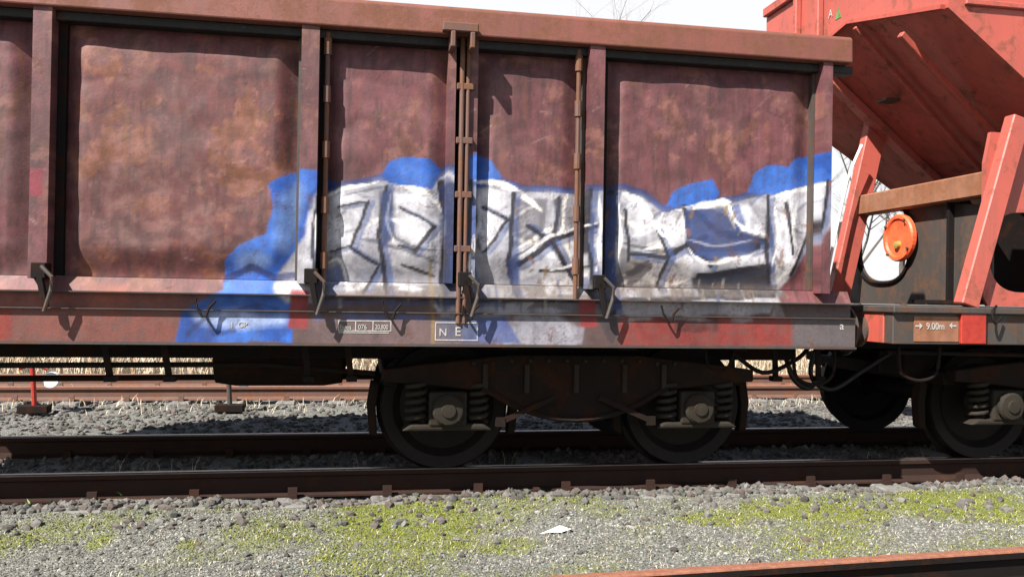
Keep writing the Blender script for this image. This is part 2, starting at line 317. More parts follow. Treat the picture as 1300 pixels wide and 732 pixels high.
for pts in ([(483, 222), (494, 202), (520, 195), (545, 199), (560, 214), (552, 240), (520, 236), (492, 232)], [(574, 220), (584, 202), (606, 194), (624, 202), (640, 224), (618, 234), (594, 236)],
            [(848, 262), (858, 244), (884, 232), (908, 228), (918, 244), (906, 258), (870, 262)], [(954, 242), (962, 218), (984, 208), (1004, 212), (1014, 200), (1034, 196), (1052, 196), (1052, 228), (1018, 236), (992, 246)]):
    lay(poly(pts, .008), BLUE)
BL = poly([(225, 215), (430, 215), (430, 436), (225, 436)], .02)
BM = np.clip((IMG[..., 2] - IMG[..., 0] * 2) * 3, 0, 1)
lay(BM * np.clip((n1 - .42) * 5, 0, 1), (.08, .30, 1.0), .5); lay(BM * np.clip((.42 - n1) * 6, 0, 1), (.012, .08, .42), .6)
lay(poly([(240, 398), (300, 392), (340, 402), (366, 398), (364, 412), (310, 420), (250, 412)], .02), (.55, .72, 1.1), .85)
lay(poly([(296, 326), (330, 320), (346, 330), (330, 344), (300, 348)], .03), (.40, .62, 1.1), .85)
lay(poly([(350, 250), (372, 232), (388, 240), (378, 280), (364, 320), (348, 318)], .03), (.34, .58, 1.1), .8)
lay(stroke([(286, 352), (320, 340), (348, 352), (372, 348)], 8), NAVY, .8)
lay(stroke([(236, 424), (262, 402), (270, 424), (300, 420)], 5), NAVY, .7); lay(stroke([(304, 392), (330, 386), (352, 392)], 4), NAVY, .6)
# dark shading, blue 3D sides and white highlights of the letters
for pts, wd, c, a in (
    ([(403, 256), (400, 300), (404, 340), (400, 372)], 5, DARK, .8), ([(430, 250), (470, 238), (500, 240)], 3, DARK, .6), ([(448, 302), (500, 312), (560, 334)], 4, DARK, .65), ([(486, 290), (524, 312), (560, 318)], 4, DARK, .7),
    ([(596, 240), (602, 290), (592, 330), (602, 372)], 8, BLUE, .7), ([(610, 240), (608, 300), (618, 322)], 3, DARK, .7), ([(650, 326), (700, 303), (752, 284)], 5, DARK, .8), ([(676, 292), (704, 312), (728, 346)], 5, DARK, .7), ([(688, 344), (740, 340)], 3, DARK, .6),
    ([(746, 250), (750, 300), (744, 374)], 5, (.05, .05, .09), .8), ([(760, 300), (772, 320), (764, 356)], 10, BLUE, .6), ([(788, 306), (842, 318), (890, 312)], 5, DARK, .75), ([(840, 352), (870, 372)], 4, DARK, .6), ([(900, 336), (950, 322), (984, 316)], 4, DARK, .7),
    ([(980, 256), (984, 312), (1000, 346)], 5, (.06, .06, .10), .8), ([(1044, 240), (1036, 296), (1008, 346)], 4, DARK, .6), ([(926, 256), (940, 282), (934, 300)], 5, (.04, .09, .30), .8),
    ([(560, 410), (590, 402), (610, 416), (596, 430)], 14, NAVY, .8), ([(640, 436), (690, 396), (760, 392), (776, 430)], 26, (.05, .045, .06), .7)):
    lay(stroke(pts, wd * 1.2, .004, taper=True), c, a)
for pts, wd in (([(404, 256), (436, 238), (480, 230)], 4), ([(410, 262), (414, 300), (408, 330)], 5), ([(510, 236), (545, 246), (580, 286)], 5), ([(456, 296), (486, 276), (520, 282)], 4), ([(602, 228), (640, 232), (668, 250), (690, 268)], 7), ([(654, 316), (690, 296), (720, 284)], 5),
                ([(724, 246), (716, 280), (728, 330)], 8), ([(786, 240), (816, 256), (834, 284), (856, 290)], 8), ([(788, 272), (812, 286), (836, 284)], 5), ([(856, 268), (900, 260), (928, 256), (944, 290), (976, 296)], 7), ([(820, 316), (850, 306), (876, 290)], 6),
                ([(900, 336), (940, 326), (980, 316)], 5), ([(980, 250), (1020, 240), (1046, 234)], 5), ([(1018, 256), (1012, 290), (1020, 316)], 7), ([(420, 368), (480, 362), (540, 366)], 6), ([(790, 366), (820, 350), (856, 362), (880, 352)], 7), ([(984, 372), (1010, 340), (1036, 300)], 5)):
    lay(stroke(pts, wd * 1.1, .004, taper=True), (1.75, 1.75, 1.7), .95)
SH = lambda pts, c, a, sf=.02: lay(poly(pts, sf) * fill * np.clip(.2 + 1.1 * n2, 0, 1), c, a * .75)
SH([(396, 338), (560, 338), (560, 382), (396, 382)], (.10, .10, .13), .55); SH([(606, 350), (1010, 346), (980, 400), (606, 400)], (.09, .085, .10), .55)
SH([(456, 232), (500, 226), (500, 372), (452, 372)], (.10, .13, .26), .55); SH([(640, 240), (662, 244), (660, 372), (640, 372)], (.09, .11, .20), .6); SH([(744, 240), (792, 236), (792, 300), (744, 300)], (.10, .14, .32), .6)
SH([(690, 344), (745, 344), (745, 380), (690, 380)], (1.1, 1.0, .9), .5); SH([(800, 330), (880, 330), (880, 372), (800, 372)], (.75, .58, .40), .5); SH([(984, 330), (1016, 330), (1010, 372), (984, 372)], (1.5, 1.48, 1.4), .7)
SH([(395, 250), (425, 242), (425, 372), (395, 372)], (1.0, 1.04, 1.2), .5)
for _ in range(90):
    x = rnd.uniform(400, 1020); y = rnd.uniform(240, 350); L = rnd.uniform(8, 34); q = rnd.uniform(-.9, .9)
    lay(stroke([(x, y), (x + L * .5, y + L * q * .6), (x + L, y + L * q)], rnd.uniform(1.5, 4), .008, taper=True) * fill, rnd.choice([(1.5, 1.5, 1.46), (.05, .055, .08), (.10, .16, .40), (1.0, 1.0, 1.0), (.04, .04, .05)]), rnd.uniform(.3, .75))
lay(poly([(552, 372), (600, 374), (640, 396), (700, 390), (742, 398), (738, 436), (640, 438), (600, 432), (604, 410), (560, 404)], .006) * np.clip((n1 - .3) * 4, 0, 1), (.62, .66, .78), .7)
lay(poly([(590, 404), (640, 400), (660, 436), (584, 436)], .006), (.05, .13, .48), .75); lay(poly([(400, 396), (548, 398), (540, 406), (400, 406)], .01) * np.clip((n2 - .35) * 5, 0, 1), (.10, .2, .6), .6)
lay(poly([(800, 384), (880, 382), (990, 380), (1000, 402), (930, 410), (840, 404), (796, 410)], .006) * np.clip((n1 - .35) * 5, 0, 1), (.66, .66, .70), .65)
BK = (.018, .02, .035)
for pts, wd in (([(404, 252), (396, 300), (402, 372)], 7), ([(430, 262), (468, 254), (446, 312), (420, 318)], 5), ([(444, 314), (482, 336), (462, 372)], 6), ([(490, 238), (482, 300), (492, 372)], 9), ([(508, 262), (552, 286), (530, 318), (508, 310)], 6), ([(510, 336), (552, 350)], 5),
                ([(562, 232), (572, 290), (560, 384)], 14), ([(598, 230), (592, 320), (604, 384)], 9), ([(612, 262), (646, 278), (618, 316)], 6), ([(654, 244), (648, 330), (656, 376)], 8), ([(660, 334), (706, 304), (760, 286)], 10), ([(672, 286), (706, 308), (736, 360)], 9), ([(706, 304), (714, 250)], 6), ([(688, 344), (746, 340)], 5),
                ([(746, 242), (742, 310), (752, 380)], 9), ([(778, 242), (768, 320), (780, 396)], 15), ([(796, 264), (800, 330)], 6), ([(804, 322), (848, 326), (902, 300)], 10), ([(838, 292), (852, 326), (840, 366)], 7), ([(872, 260), (880, 316), (906, 336)], 9), ([(886, 268), (918, 294), (974, 306)], 13), ([(880, 316), (964, 312)], 12),
                ([(892, 350), (980, 338)], 9), ([(930, 258), (944, 302)], 6), ([(980, 248), (976, 320), (988, 374)], 9), ([(1004, 258), (1012, 322)], 6), ([(1046, 230), (1036, 300), (1010, 350)], 7), ([(400, 379), (560, 380)], 5), ([(604, 382), (760, 383)], 5), ([(792, 380), (984, 376)], 6)):
    if len(pts) > 2 or wd > 8: lay(stroke([(p[0] + 5, p[1] + 2) for p in pts], wd * 1.5, .004, taper=True, curve=False) * fill, (.05, .13, .42), .6)
    lay(stroke(pts, wd * .85, .003, taper=True, curve=False), BK, .95)
for pts, wd in (([(404, 262), (401, 300), (409, 336)], 3), ([(497, 246), (492, 280), (502, 308)], 3), ([(608, 236), (610, 280), (601, 322)], 4), ([(659, 326), (702, 300), (754, 283)], 4), ([(757, 248), (760, 300), (752, 346)], 4), ([(786, 246), (790, 300), (781, 348)], 4), ([(876, 306), (912, 312), (962, 303)], 3), ([(988, 256), (992, 300), (985, 338)], 4)):
    lay(stroke(pts, wd, .004, taper=True), (1.7, 1.7, 1.68), .9)
for pts, c, a in (([(872, 264), (922, 262), (934, 288), (966, 300), (960, 318), (902, 332), (876, 312)], (.06, .11, .34), .7), ([(560, 234), (584, 230), (598, 300), (592, 340), (602, 384), (560, 388), (568, 320)], (.03, .06, .20), .85),
                  ([(766, 246), (786, 242), (784, 320), (792, 392), (764, 396), (772, 320)], (.04, .10, .36), .85), ([(484, 246), (498, 240), (500, 300), (488, 312)], (.05, .10, .30), .75), ([(648, 330), (660, 320), (664, 372), (650, 376)], (.05, .10, .34), .75),
                  ([(884, 352), (930, 344), (984, 336), (988, 374), (890, 378)], (.05, .05, .075), .75), ([(400, 344), (432, 336), (440, 372), (402, 374)], (.10, .22, .62), .6), ([(706, 252), (720, 250), (716, 286), (708, 300)], (.07, .08, .14), .8), ([(800, 344), (826, 330), (834, 340), (806, 368)], (.05, .05, .08), .75), ([(928, 258), (942, 256), (948, 286), (938, 292)], (.06, .16, .55), .75)):
    lay(poly(pts, .004) * fill, c, a)
for pts, wd in (([(870, 262), (898, 256), (926, 256), (940, 284), (972, 298)], 4), ([(876, 316), (904, 334), (962, 320)], 3), ([(602, 300), (596, 340), (606, 380)], 3), ([(846, 270), (838, 290), (856, 304)], 4), ([(700, 344), (730, 336), (742, 352)], 3), ([(412, 336), (430, 330), (444, 366)], 3)):
    lay(stroke(pts, wd, .004, taper=True) * fill, (1.75, 1.75, 1.72), .92)
for _ in range(46):   # drips of silver and rust flecks
    x = rnd.uniform(410, 990); y = rnd.uniform(352, 374); lay(stroke([(x, y), (x + rnd.uniform(-2, 2), y + rnd.uniform(10, 34))], rnd.uniform(1.5, 4), .004, False), rnd.choice([(.66, .65, .62), (.12, .13, .2), (.5, .46, .40), (.10, .16, .40)]), .7)
for _ in range(34):
    x = rnd.uniform(640, 1030); y = rnd.uniform(244, 384); lay(stroke([(x, y), (x + rnd.uniform(-5, 5), y + rnd.uniform(2, 12))], rnd.uniform(2, 5), .004), rnd.choice([(.45, .27, .09), (.40, .18, .10), (.32, .26, .18)]), .7)
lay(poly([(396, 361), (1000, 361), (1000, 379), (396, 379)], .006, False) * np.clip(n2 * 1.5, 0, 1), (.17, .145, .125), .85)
lay(stroke([(400, 384), (560, 383), (640, 386)], 6), (.05, .10, .30), .6); lay(poly([(556, 400), (604, 400), (604, 432), (556, 432)], .03), (.16, .20, .32), .7)
lay(poly([(368, 368), (392, 368), (390, 416), (366, 416)], .006, False), (.45, .055, .06)); lay(poly([(735, 380), (757, 380), (757, 415), (735, 415)], .006, False), (.45, .055, .06))
lay(stroke([(548, 330), (549, 434)], 4, .004, False), (.42, .30, .10), .6)
lay(np.clip((n4 - .55) * 6, 0, 1) * np.clip((n1 - .45) * 4, 0, 1), (.13, .075, .06), .5)
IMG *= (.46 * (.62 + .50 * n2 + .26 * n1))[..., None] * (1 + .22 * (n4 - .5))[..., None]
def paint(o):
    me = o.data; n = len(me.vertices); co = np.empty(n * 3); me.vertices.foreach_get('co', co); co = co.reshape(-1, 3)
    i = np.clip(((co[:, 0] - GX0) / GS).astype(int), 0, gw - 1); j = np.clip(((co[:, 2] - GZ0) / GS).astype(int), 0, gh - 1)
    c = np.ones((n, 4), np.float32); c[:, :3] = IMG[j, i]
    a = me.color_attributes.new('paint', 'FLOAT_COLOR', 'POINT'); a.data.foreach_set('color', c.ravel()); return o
def grid_mesh(name, xs, zs, yf, m, parent, back=.02):
    """a pressed sheet: front grid with y = yf(x, z), returned round the edges to a back plane"""
    nx, nz = len(xs), len(zs); X, Z = np.meshgrid(xs, zs); Y = yf(X, Z); v = np.stack([X, Y, Z], -1).reshape(-1, 3)
    idx = np.arange(nx * nz).reshape(nz, nx)
    f = np.stack([idx[:-1, :-1], idx[:-1, 1:], idx[1:, 1:], idx[1:, :-1]], -1).reshape(-1, 4).tolist()
    rim = list(idx[0, :]) + list(idx[1:, -1]) + list(idx[-1, -2::-1]) + list(idx[-2:0:-1, 0]); k = len(v); vb = v[rim].copy(); vb[:, 1] = Y.max() + back
    f += [[rim[(i + 1) % len(rim)], rim[i], k + i, k + (i + 1) % len(rim)] for i in range(len(rim))]; f.append([k + i for i in range(len(rim))][::-1])
    me = bpy.data.meshes.new(name); me.from_pydata(np.vstack([v, vb]).tolist(), [], f); me.validate()
    o = bpy.data.objects.new(name, me); COL.objects.link(o); me.materials.append(m); o.parent = parent; o.matrix_parent_inverse = Matrix.Translation(-origin(parent)); me.shade_smooth()
    me.set_sharp_from_angle(angle=R(40)); return paint(o)
def flat(y): return lambda X, Z: np.full(X.shape, y)
def ar(a, b, st): return np.linspace(a, b, max(2, int(round((b - a) / st)) + 1))

# ------------------------------------------------------------------ open freight wagon
CY = 6.65                                  # centre line of the wagon track
def zpx(px, py, Y): return at(px, py, Y).z
Z_SILL0 = zpx(650, 437, SIDE); Z_SILL1 = zpx(650, 399, SIDE); Z_LEDGE = zpx(650, 378, SIDE); Z_PAN0 = zpx(650, 361, 5.36)
Z_RIM0 = zpx(600, 44, 5.2); Z_RIM1 = zpx(600, 7, 5.2)
X_END = at(1084, 380, SIDE).x; X_L = -3.6
W = thing('open_freight_wagon', 'maroon open freight wagon with ribbed sides carrying silver and blue graffiti', 'freight wagon', (0, CY, 0))
def xp(px, Y=5.27): return at(px, 300, Y).x
pA, pB, pC, pD, pE = xp(50), xp(390), xp(586), xp(754), xp(1046)
sp = pB - pA
posts = [(pA - sp, .10), (pA, .10), (pB, .105), (pD, .10)]
na, nb = fft_noise(9, .45, 3.0), fft_noise(10, .7, 3.0); N3B = blur(n3, 6); CREASE = blur(np.abs(na - .5) * 3 - np.abs(nb - .5) * 3, 2)
# bulged pressed panels
def panel(x0, x1, b=.055):
    def yf(X, Z):
        u = (X - x0) / (x1 - x0); t = (Z - Z_PAN0) / (Z_RIM0 - Z_PAN0)
        e = np.clip(np.minimum(u, 1 - u) * (x1 - x0) / .16, 0, 1); e2 = np.clip(np.minimum(t, 1 - t) * (Z_RIM0 - Z_PAN0) / .2, 0, 1)
        sm = lambda q: q * q * (3 - 2 * q)
        d = .007 * np.sin(X * 7 + 2 * np.sin(Z * 5)) * np.sin(Z * 7 + X * 3) + .004 * np.sin(X * 19 + Z * 15) * np.sin(Z * 17 - X * 6)
        i = np.clip(((X - GX0) / GS).astype(int), 0, gw - 1); j = np.clip(((Z - GZ0) / GS).astype(int), 0, gh - 1)
        d = d * .5 + .0045 * CREASE[j, i] + .018 * (N3B[j, i] - .5)
        return 5.40 - b * sm(e) * sm(e2) - d * sm(e) * sm(e2)
    grid_mesh('side_panel', ar(x0, x1, .011), ar(Z_PAN0, Z_RIM0 + .02, .011), yf, M['wagon'], W)
edges = [X_L, pA - sp, pA, pB, pC, pD, pE]
for a, b in zip(edges, edges[1:]):
    panel(a + .055, b - .055, .058 if b - a > 1.2 else .045)
def post(x, wd, y0=5.245):
    o = grid_mesh('post', ar(x - wd / 2, x + wd / 2, .012), ar(Z_PAN0 - .02, Z_RIM0, .012), flat(y0), M['wagon'], W, back=.15)
    MB().box(x - wd / 2 - .022, x - wd / 2 - .002, 5.345, 5.40, Z_PAN0, Z_RIM0).build('post_flange', M['grime'], W); MB().box(x + wd / 2 + .002, x + wd / 2 + .05, 5.355, 5.40, Z_PAN0, Z_RIM0).build('post_flange', M['under'], W)  # right flange widened in near-black to paint in the post's cast shadow
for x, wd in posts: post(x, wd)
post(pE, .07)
X_B = pE + .05
MB().box(pC - .06, pC + .06, 5.405, 5.425, Z_PAN0, Z_RIM0).build('door_seal', M['under'], W)
# door locking gear at the centre of the pair of doors
for dx, wd in ((-.075, .05), (.062, .055)):
    grid_mesh('door_frame', ar(pC + dx - wd / 2, pC + dx + wd / 2, .012), ar(Z_PAN0, Z_RIM0, .012), flat(5.29), M['wagon'], W, back=.11)
for dx, r in ((-.012, .016), (.026, .013)):
    MB().tube([(pC + dx, 5.275, Z_PAN0 - .25), (pC + dx, 5.275, Z_RIM0 + .05)], r, 10).build('locking_bar', M['bar'], W, smooth=False)
for t in (.14, .36, .58, .8):
    z = Z_PAN0 + (Z_RIM0 - Z_PAN0) * t; MB().box(pC - .045, pC + .06, 5.262, 5.292, z - .02, z + .02).build('bar_guide', M['bar'], W, .004)
MB().box(pC - .15, pC + .07, 5.15, 5.217, Z_RIM0 + .0, Z_RIM0 + .055).box(pC - .1, pC - .07, 5.14, 5.29, Z_RIM0 - .10, Z_RIM0 - .001).box(pC + .02, pC + .05, 5.14, 5.29, Z_RIM0 - .1, Z_RIM0 - .001).build('lock_cap', M['bar'], W, .006)
for x in (pB + .10, pD - .11):
    MB().tube([(x, 5.30, Z_PAN0 - .1), (x, 5.30, Z_RIM0 - .02)], .015, 8).build('hinge_rod', M['bar'], W)
    for t in (.08, .3, .52, .74, .93):
        z = Z_PAN0 + (Z_RIM0 - Z_PAN0) * t; MB().lathe([(.024, -.05), (.024, .05)], (x, 5.30, z), 'Z', 10).build('hinge_knuckle', M['bar'], W)
# top rim: hollow section with a lip
rim = MB().prism([(5.225, Z_RIM0), (5.42, Z_RIM0), (5.42, Z_RIM1), (5.25, Z_RIM1), (5.23, Z_RIM1 - .02)], 'X', X_L, at(1083, 58, 5.23).x).build('top_rim', M['rim'], W, .01, seg=2)
MB().box(X_L, X_END - .03, 5.30, 5.40, Z_RIM0 - .055, Z_RIM0 - .003).build('rim_ledge', M['wagon'], W, .004); paint(W.children[-1])
MB().box(X_L, X_B, 7.90, 8.10, Z_RIM0, Z_RIM1).box(X_L, X_B, 7.95, 7.99, 1.0, Z_RIM0 + .01).build('far_side', M['under'], W)
MB().box(X_B - .06, X_B, 5.43, 7.945, Z_SILL1 + .1, Z_RIM1 - .02).build('end_wall', M['wagon'], W); paint(W.children[-1])
for k in range(4):
    y = 5.5 + k * .76; MB().box(X_B + .002, X_B + .07, y, y + .1, Z_SILL1 + .1, Z_RIM1 - .03).build('end_post', M['hopdark'], W, .006)
MB().box(X_L, X_B - .07, 5.42, 7.94, Z_SILL0 + .12, Z_SILL1 + .05).build('floor', M['under'], W)
# ledges and sill
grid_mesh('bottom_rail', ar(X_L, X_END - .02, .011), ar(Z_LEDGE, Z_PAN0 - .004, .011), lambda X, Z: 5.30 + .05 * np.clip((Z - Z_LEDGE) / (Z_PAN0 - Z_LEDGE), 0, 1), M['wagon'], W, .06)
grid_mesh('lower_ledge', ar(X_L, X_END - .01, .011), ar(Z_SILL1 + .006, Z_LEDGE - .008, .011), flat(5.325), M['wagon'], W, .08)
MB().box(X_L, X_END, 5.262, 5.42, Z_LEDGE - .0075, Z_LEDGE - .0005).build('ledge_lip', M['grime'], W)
grid_mesh('side_sill', ar(X_L, X_END, .010), ar(Z_SILL0, Z_SILL1, .009), flat(SIDE - .02), M['wagon'], W, .12)
MB().box(X_L, X_END, 5.255, 5.42, Z_SILL1 + .0005, Z_SILL1 + .0055).box(X_L, X_END, 5.26, 5.42, Z_SILL0 - .014, Z_SILL0 - .001).build('sill_flange', M['grime'], W)
# door latches at the feet of the posts, rope hooks on the sill
for x in (pA + .01, pB + .02, pC + .01, pD + .02):
    l = MB().box(x - .03, x + .05, 5.20, 5.30, Z_PAN0 - .02, Z_PAN0 + .07).bar((x + .01, 5.215, Z_PAN0 + .02), (x + .05, 5.215, Z_LEDGE - .10), .035, .03).build('latch', M['under'], W, .005)
    MB().tube([(x + .03, 5.19, Z_PAN0 + .05), (x + .09, 5.18, Z_PAN0 - .01), (x + .085, 5.185, Z_PAN0 - .09), (x + .05, 5.19, Z_LEDGE - .12)], .012, 8).build('latch_handle', M['grime'], l)
for px in (262, 496, 594, 846):
    x = xp(px, SIDE); z = Z_SILL1 - .002
    MB().tube([(x - .045, 5.25, z + .075), (x - .035, 5.235, z + .02), (x, 5.225, z - .035), (x + .02, 5.23, z - .03), (x + .035, 5.235, z + .02), (x + .07, 5.235, z + .06)], .008, 6).build('rope_hook', M['under'], W)
# writing
def text(s, x, z, h, y, m, parent, name='lettering', facing='Y', sx=1.0):
    c = bpy.data.curves.new(name, 'FONT'); c.body = s; c.size = h * 1.4; c.extrude = .0008; c.offset = h * .012
    t = bpy.data.objects.new(name, c); COL.objects.link(t); dg = bpy.context.evaluated_depsgraph_get(); me = bpy.data.meshes.new_from_object(t.evaluated_get(dg))
    COL.objects.unlink(t); bpy.data.objects.remove(t); o = bpy.data.objects.new(name, me); COL.objects.link(o); me.materials.clear(); me.materials.append(m)
    o.parent = parent; o.matrix_parent_inverse = Matrix.Translation(-origin(parent))
    o.location = (x, y, z); o.rotation_euler = (R(90), 0, 0); o.scale = (sx, 1, 1)
    if facing == 'X': o.rotation_euler = (R(90), 0, R(-90))
    return o
SY = SIDE - .0225
def tpx(s, px, py, h, m='ink', sx=1.0, parent=None, Y=SY): p = at(px, py, Y); return text(s, p.x, p.z, h / 190, Y, M[m], parent or W, sx=sx)
def frame_px(x0, x1, y0, y1, m='ink', cuts=(), t=.006):
    a = at(x0, y1, SY); b = at(x1, y0, SY); q = MB()
    q.box(a.x, b.x, SY, SY + .0015, a.z, a.z + t).box(a.x, b.x, SY, SY + .0015, b.z - t, b.z)
    for x in (a.x, b.x - t, *[at(c, y0, SY).x for c in cuts]): q.box(x, x + t, SY, SY + .0015, a.z + t, b.z - t)
    q.build('stencil_frame', M[m], W)
frame_px(429, 497, 407, 420, cuts=(451, 473)); tpx('Eanos', 431, 417.6, 5.6, sx=.72); tpx('076', 454.5, 417.6, 5.6, sx=.85); tpx('20,800', 476, 417.6, 5.6, sx=.72)
frame_px(552, 607, 409, 432, t=.007); tpx('N', 557, 426, 9); tpx('E', 577, 426, 11)
tpx('a', 1066, 418, 10); tpx('1', 292, 415, 6); tpx('CP', 302, 415, 6)
MB().box(xp(432, SIDE), xp(496, SIDE), SY, SY + .001, zpx(460, 422.6, SY), zpx(460, 421.4, SY)).build('stencil_line', M['ink'], W)

# ------------------------------------------------------------------ bogies
RW = .43
def wheel(x, y, inner, parent):
    s = 1 if y > CY else -1
    return MB().lathe([(.07, -.075), (.09, -.06), (.12, -.03), (.30, -.01), (.35, -.05), (RW - .005, -.062), (RW, -.05), (RW + .004, .045), (RW + .03, .055), (RW + .03, .075), (.36, .07), (.32, .03), (.12, .04), (.07, .08)] if s < 0 else
                      [(.07, .075), (.09, .06), (.12, .03), (.30, .01), (.35, .05), (RW - .005, .062), (RW, .05), (RW + .004, -.045), (RW + .03, -.055), (RW + .03, -.075), (.36, -.07), (.32, -.03), (.12, -.04), (.07, -.08)], (x, y, RW), 'Y', 56).build('wheel', M['tread'], parent, smooth=False)
def bogie(x0, x1, parent, yj=5.64):
    xc = (x0 + x1) / 2; q = MB()
    prof = [(x0 - .42, .62), (x0 - .42, .70), (x0 - .2, .73), (xc - .45, .80), (xc + .45, .80), (x1 + .2, .73), (x1 + .42, .70), (x1 + .42, .62), (x1 + .15, .60), (x1 - .22, .56)]
    for i in range(11):
        t = i / 10; x = x1 - .30 + (x0 - x1 + .60) * t; prof.append((x, .53 - .18 * math.sin(math.pi * t) ** .8))
    prof += [(x0 + .22, .56), (x0 - .15, .60)]
    q.prism(prof, 'Y', yj - .06, yj + .06); q.prism([(p[0], p[1]) for p in prof], 'Y', 2 * CY - yj - .06, 2 * CY - yj + .06)
    q.box(xc - .2, xc + .2, yj + .07, 2 * CY - yj - .07, .45, .78); q.box(x0 - .42, x0 - .32, yj + .07, 2 * CY - yj - .07, .58, .68); q.box(x1 + .32, x1 + .42, yj + .07, 2 * CY - yj - .07, .58, .68)
    B = q.build('bogie', M['bogie'], parent, .008)
    # pressed edge flange along the belly of the near side frame
    MB().tube([(p[0], yj - .075, p[1] + .012) for p in prof[9:22]], .018, 6).build('frame_flange', M['bogie'], B)
    for x in (xc - .62, xc - .34, xc, xc + .34, xc + .62): MB().box(x - .018, x + .018, yj - .082, yj - .0605, .545, .74).build('frame_rib', M['axle'], B, .004)
    for k in range(12):
        x = xc - .70 + k * 1.4 / 11; MB().lathe([(.014, 0), (.014, -.014), (.008, -.018)], (x, yj - .0605, .762 if abs(x - xc) < .48 else .745), 'Y', 8).build('frame_bolt', M['axle'], B)
    for s_ in (-1, 1): MB().bar((xc + s_ * .15, yj - .10, .52), (xc + s_ * .52, yj - .10, .36), .035, .02).box(xc + s_ * .52 - .03, xc + s_ * .52 + .03, yj - .115, yj - .065, .33, .39).build('brake_lever', M['bogie'], B)
    for x in (x0, x1):
        for y in (5.9, 7.4): wheel(x, y, 0, B)
        MB().tube([(x, 5.66, RW), (x, 7.64, RW)], .07, 14).build('axle', M['under'], B)
        a = MB().box(x - .125, x + .125, yj - .09, yj + .1, RW - .10, RW + .125).prism([(x - .30, RW - .13), (x + .30, RW - .13), (x + .24, RW - .085), (x - .24, RW - .085)], 'Y', yj - .08, yj + .08).build('axle_box', M['axle'], B, .015, seg=2)
        MB().lathe([(.105, 0), (.105, -.03), (.09, -.045), (.05, -.05), (.045, -.06), (.012, -.062)], (x, yj - .09, RW + .01), 'Y', 24).build('bearing_cover', M['axle'], B, smooth=False)
        for k in range(6):
            t = k * math.pi / 3 + .3; MB().lathe([(.013, 0), (.013, -.012)], (x + .08 * math.cos(t), yj - .1235, RW + .01 + .08 * math.sin(t)), 'Y', 6).build('cover_bolt', M['axle'], B)
        for s in (-1, 1):
            pts = [(x + s * .205 + .062 * math.cos(t * .7854), yj - .02 + .062 * math.sin(t * .7854), RW - .08 + .26 * t / 40) for t in range(41)]
            MB().tube(pts, .0165, 6).build('coil_spring', M['axle'], B, smooth=True)
    for x, s in ((x0 + RW + .02, 1), (x1 - RW - .02, -1), (x0 - RW - .02, -1), (x1 + RW + .02, 1)):
        MB().prism([(x, .22), (x + s * .055, .24), (x + s * .075, .44), (x + s * .05, .60), (x - s * .01, .58), (x + s * .012, .42)], 'Y', 5.86, 5.95).build('brake_shoe', M['bogie'], B, .006)
    return B
xa, xb = at(567, 525, 5.64).x, at(880, 525, 5.64).x
bogie(xa, xb, W)
# underframe, brake rigging and fittings under the sill
MB().box(X_L, X_END - .12, 5.9, 6.1, Z_SILL0 - .14, Z_SILL0 + .10).box(X_L, X_END - .12, 7.2, 7.4, Z_SILL0 - .14, Z_SILL0 + .10).build('sole_bar', M['under'], W, .008)
for k in range(9): MB().box(X_L + .5 + k * .8, X_L + .62 + k * .8, 5.43, 7.9, Z_SILL0 - .04, Z_SILL0 + .11).build('cross_bearer', M['under'], W)
MB().tube([(X_L, 6.4, .55), (xa - .5, 6.4, .58), (xa + .2, 6.4, .62)], .022, 8).build('brake_rod', M['bogie'], W)
MB().tube([(X_L, 5.72, .70), (-.6, 5.72, .72), (.1, 5.74, .66)], .018, 8).build('brake_rod', M['under'], W)
MB().lathe([(.02, -.46), (.15, -.43), (.17, -.3), (.17, .3), (.15, .43), (.02, .46)], (-.55, 6.2, .70), 'X', 24).build('air_reservoir', M['bogie'], W, smooth=False)
for px in (130, 206, 385, 440, 930, 985, 1040):
    x = at(px, 450, 5.6).x; MB().bar((x, 5.62, Z_SILL0 - .01), (x + .03, 5.66, Z_SILL0 - .24), .04, .012).box(x - .0, x + .07, 5.63, 5.70, Z_SILL0 - .27, Z_SILL0 - .235).build('hanger_strap', M['under'], W)
def hose(pts, r=.014, m='hose', parent=None, name='air_hose'):
    P = [Vector(p) for p in pts]; out = []
    for i in range(len(P) - 1):
        p0, p1, p2, p3 = P[max(i - 1, 0)], P[i], P[i + 1], P[min(i + 2, len(P) - 1)]
        for k in range(6):
            t = k / 6; out.append(.5 * ((2 * p1) + (p2 - p0) * t + (2 * p0 - 5 * p1 + 4 * p2 - p3) * t * t + (3 * p1 - p0 - 3 * p2 + p3) * t ** 3))
    out.append(P[-1]); return MB().tube(out, r, 8).build(name, M[m], parent, smooth=True)
hx = X_END
hose([(hx - .75, 5.6, .83), (hx - .5, 5.62, .68), (hx - .25, 5.62, .77), (hx - .1, 5.7, .86)], .016, 'under', W, 'brake_pipe')
hose([(hx - .95, 5.58, .9), (hx - .93, 5.58, .74), (hx - .80, 5.58, .70), (hx - .72, 5.58, .88)], .011, 'under', W, 'hand_grip')
hose([(hx - .3, 5.55, .88), (hx - .28, 5.55, .66), (hx - .12, 5.55, .60), (hx + .0, 5.55, .68), (hx + .01, 5.55, .88)], .013, 'under', W, 'step_iron')
hose([(hx + .0, 6.3, .9), (hx + .08, 6.28, .6), (hx + .2, 6.25, .5), (hx + .3, 6.25, .58)], .022, 'hose', W)
MB().box(hx - .1, hx - .0, 5.43, 7.9, Z_SILL0 - .03, Z_SILL1 - .005).build('headstock', M['under'], W, .006)
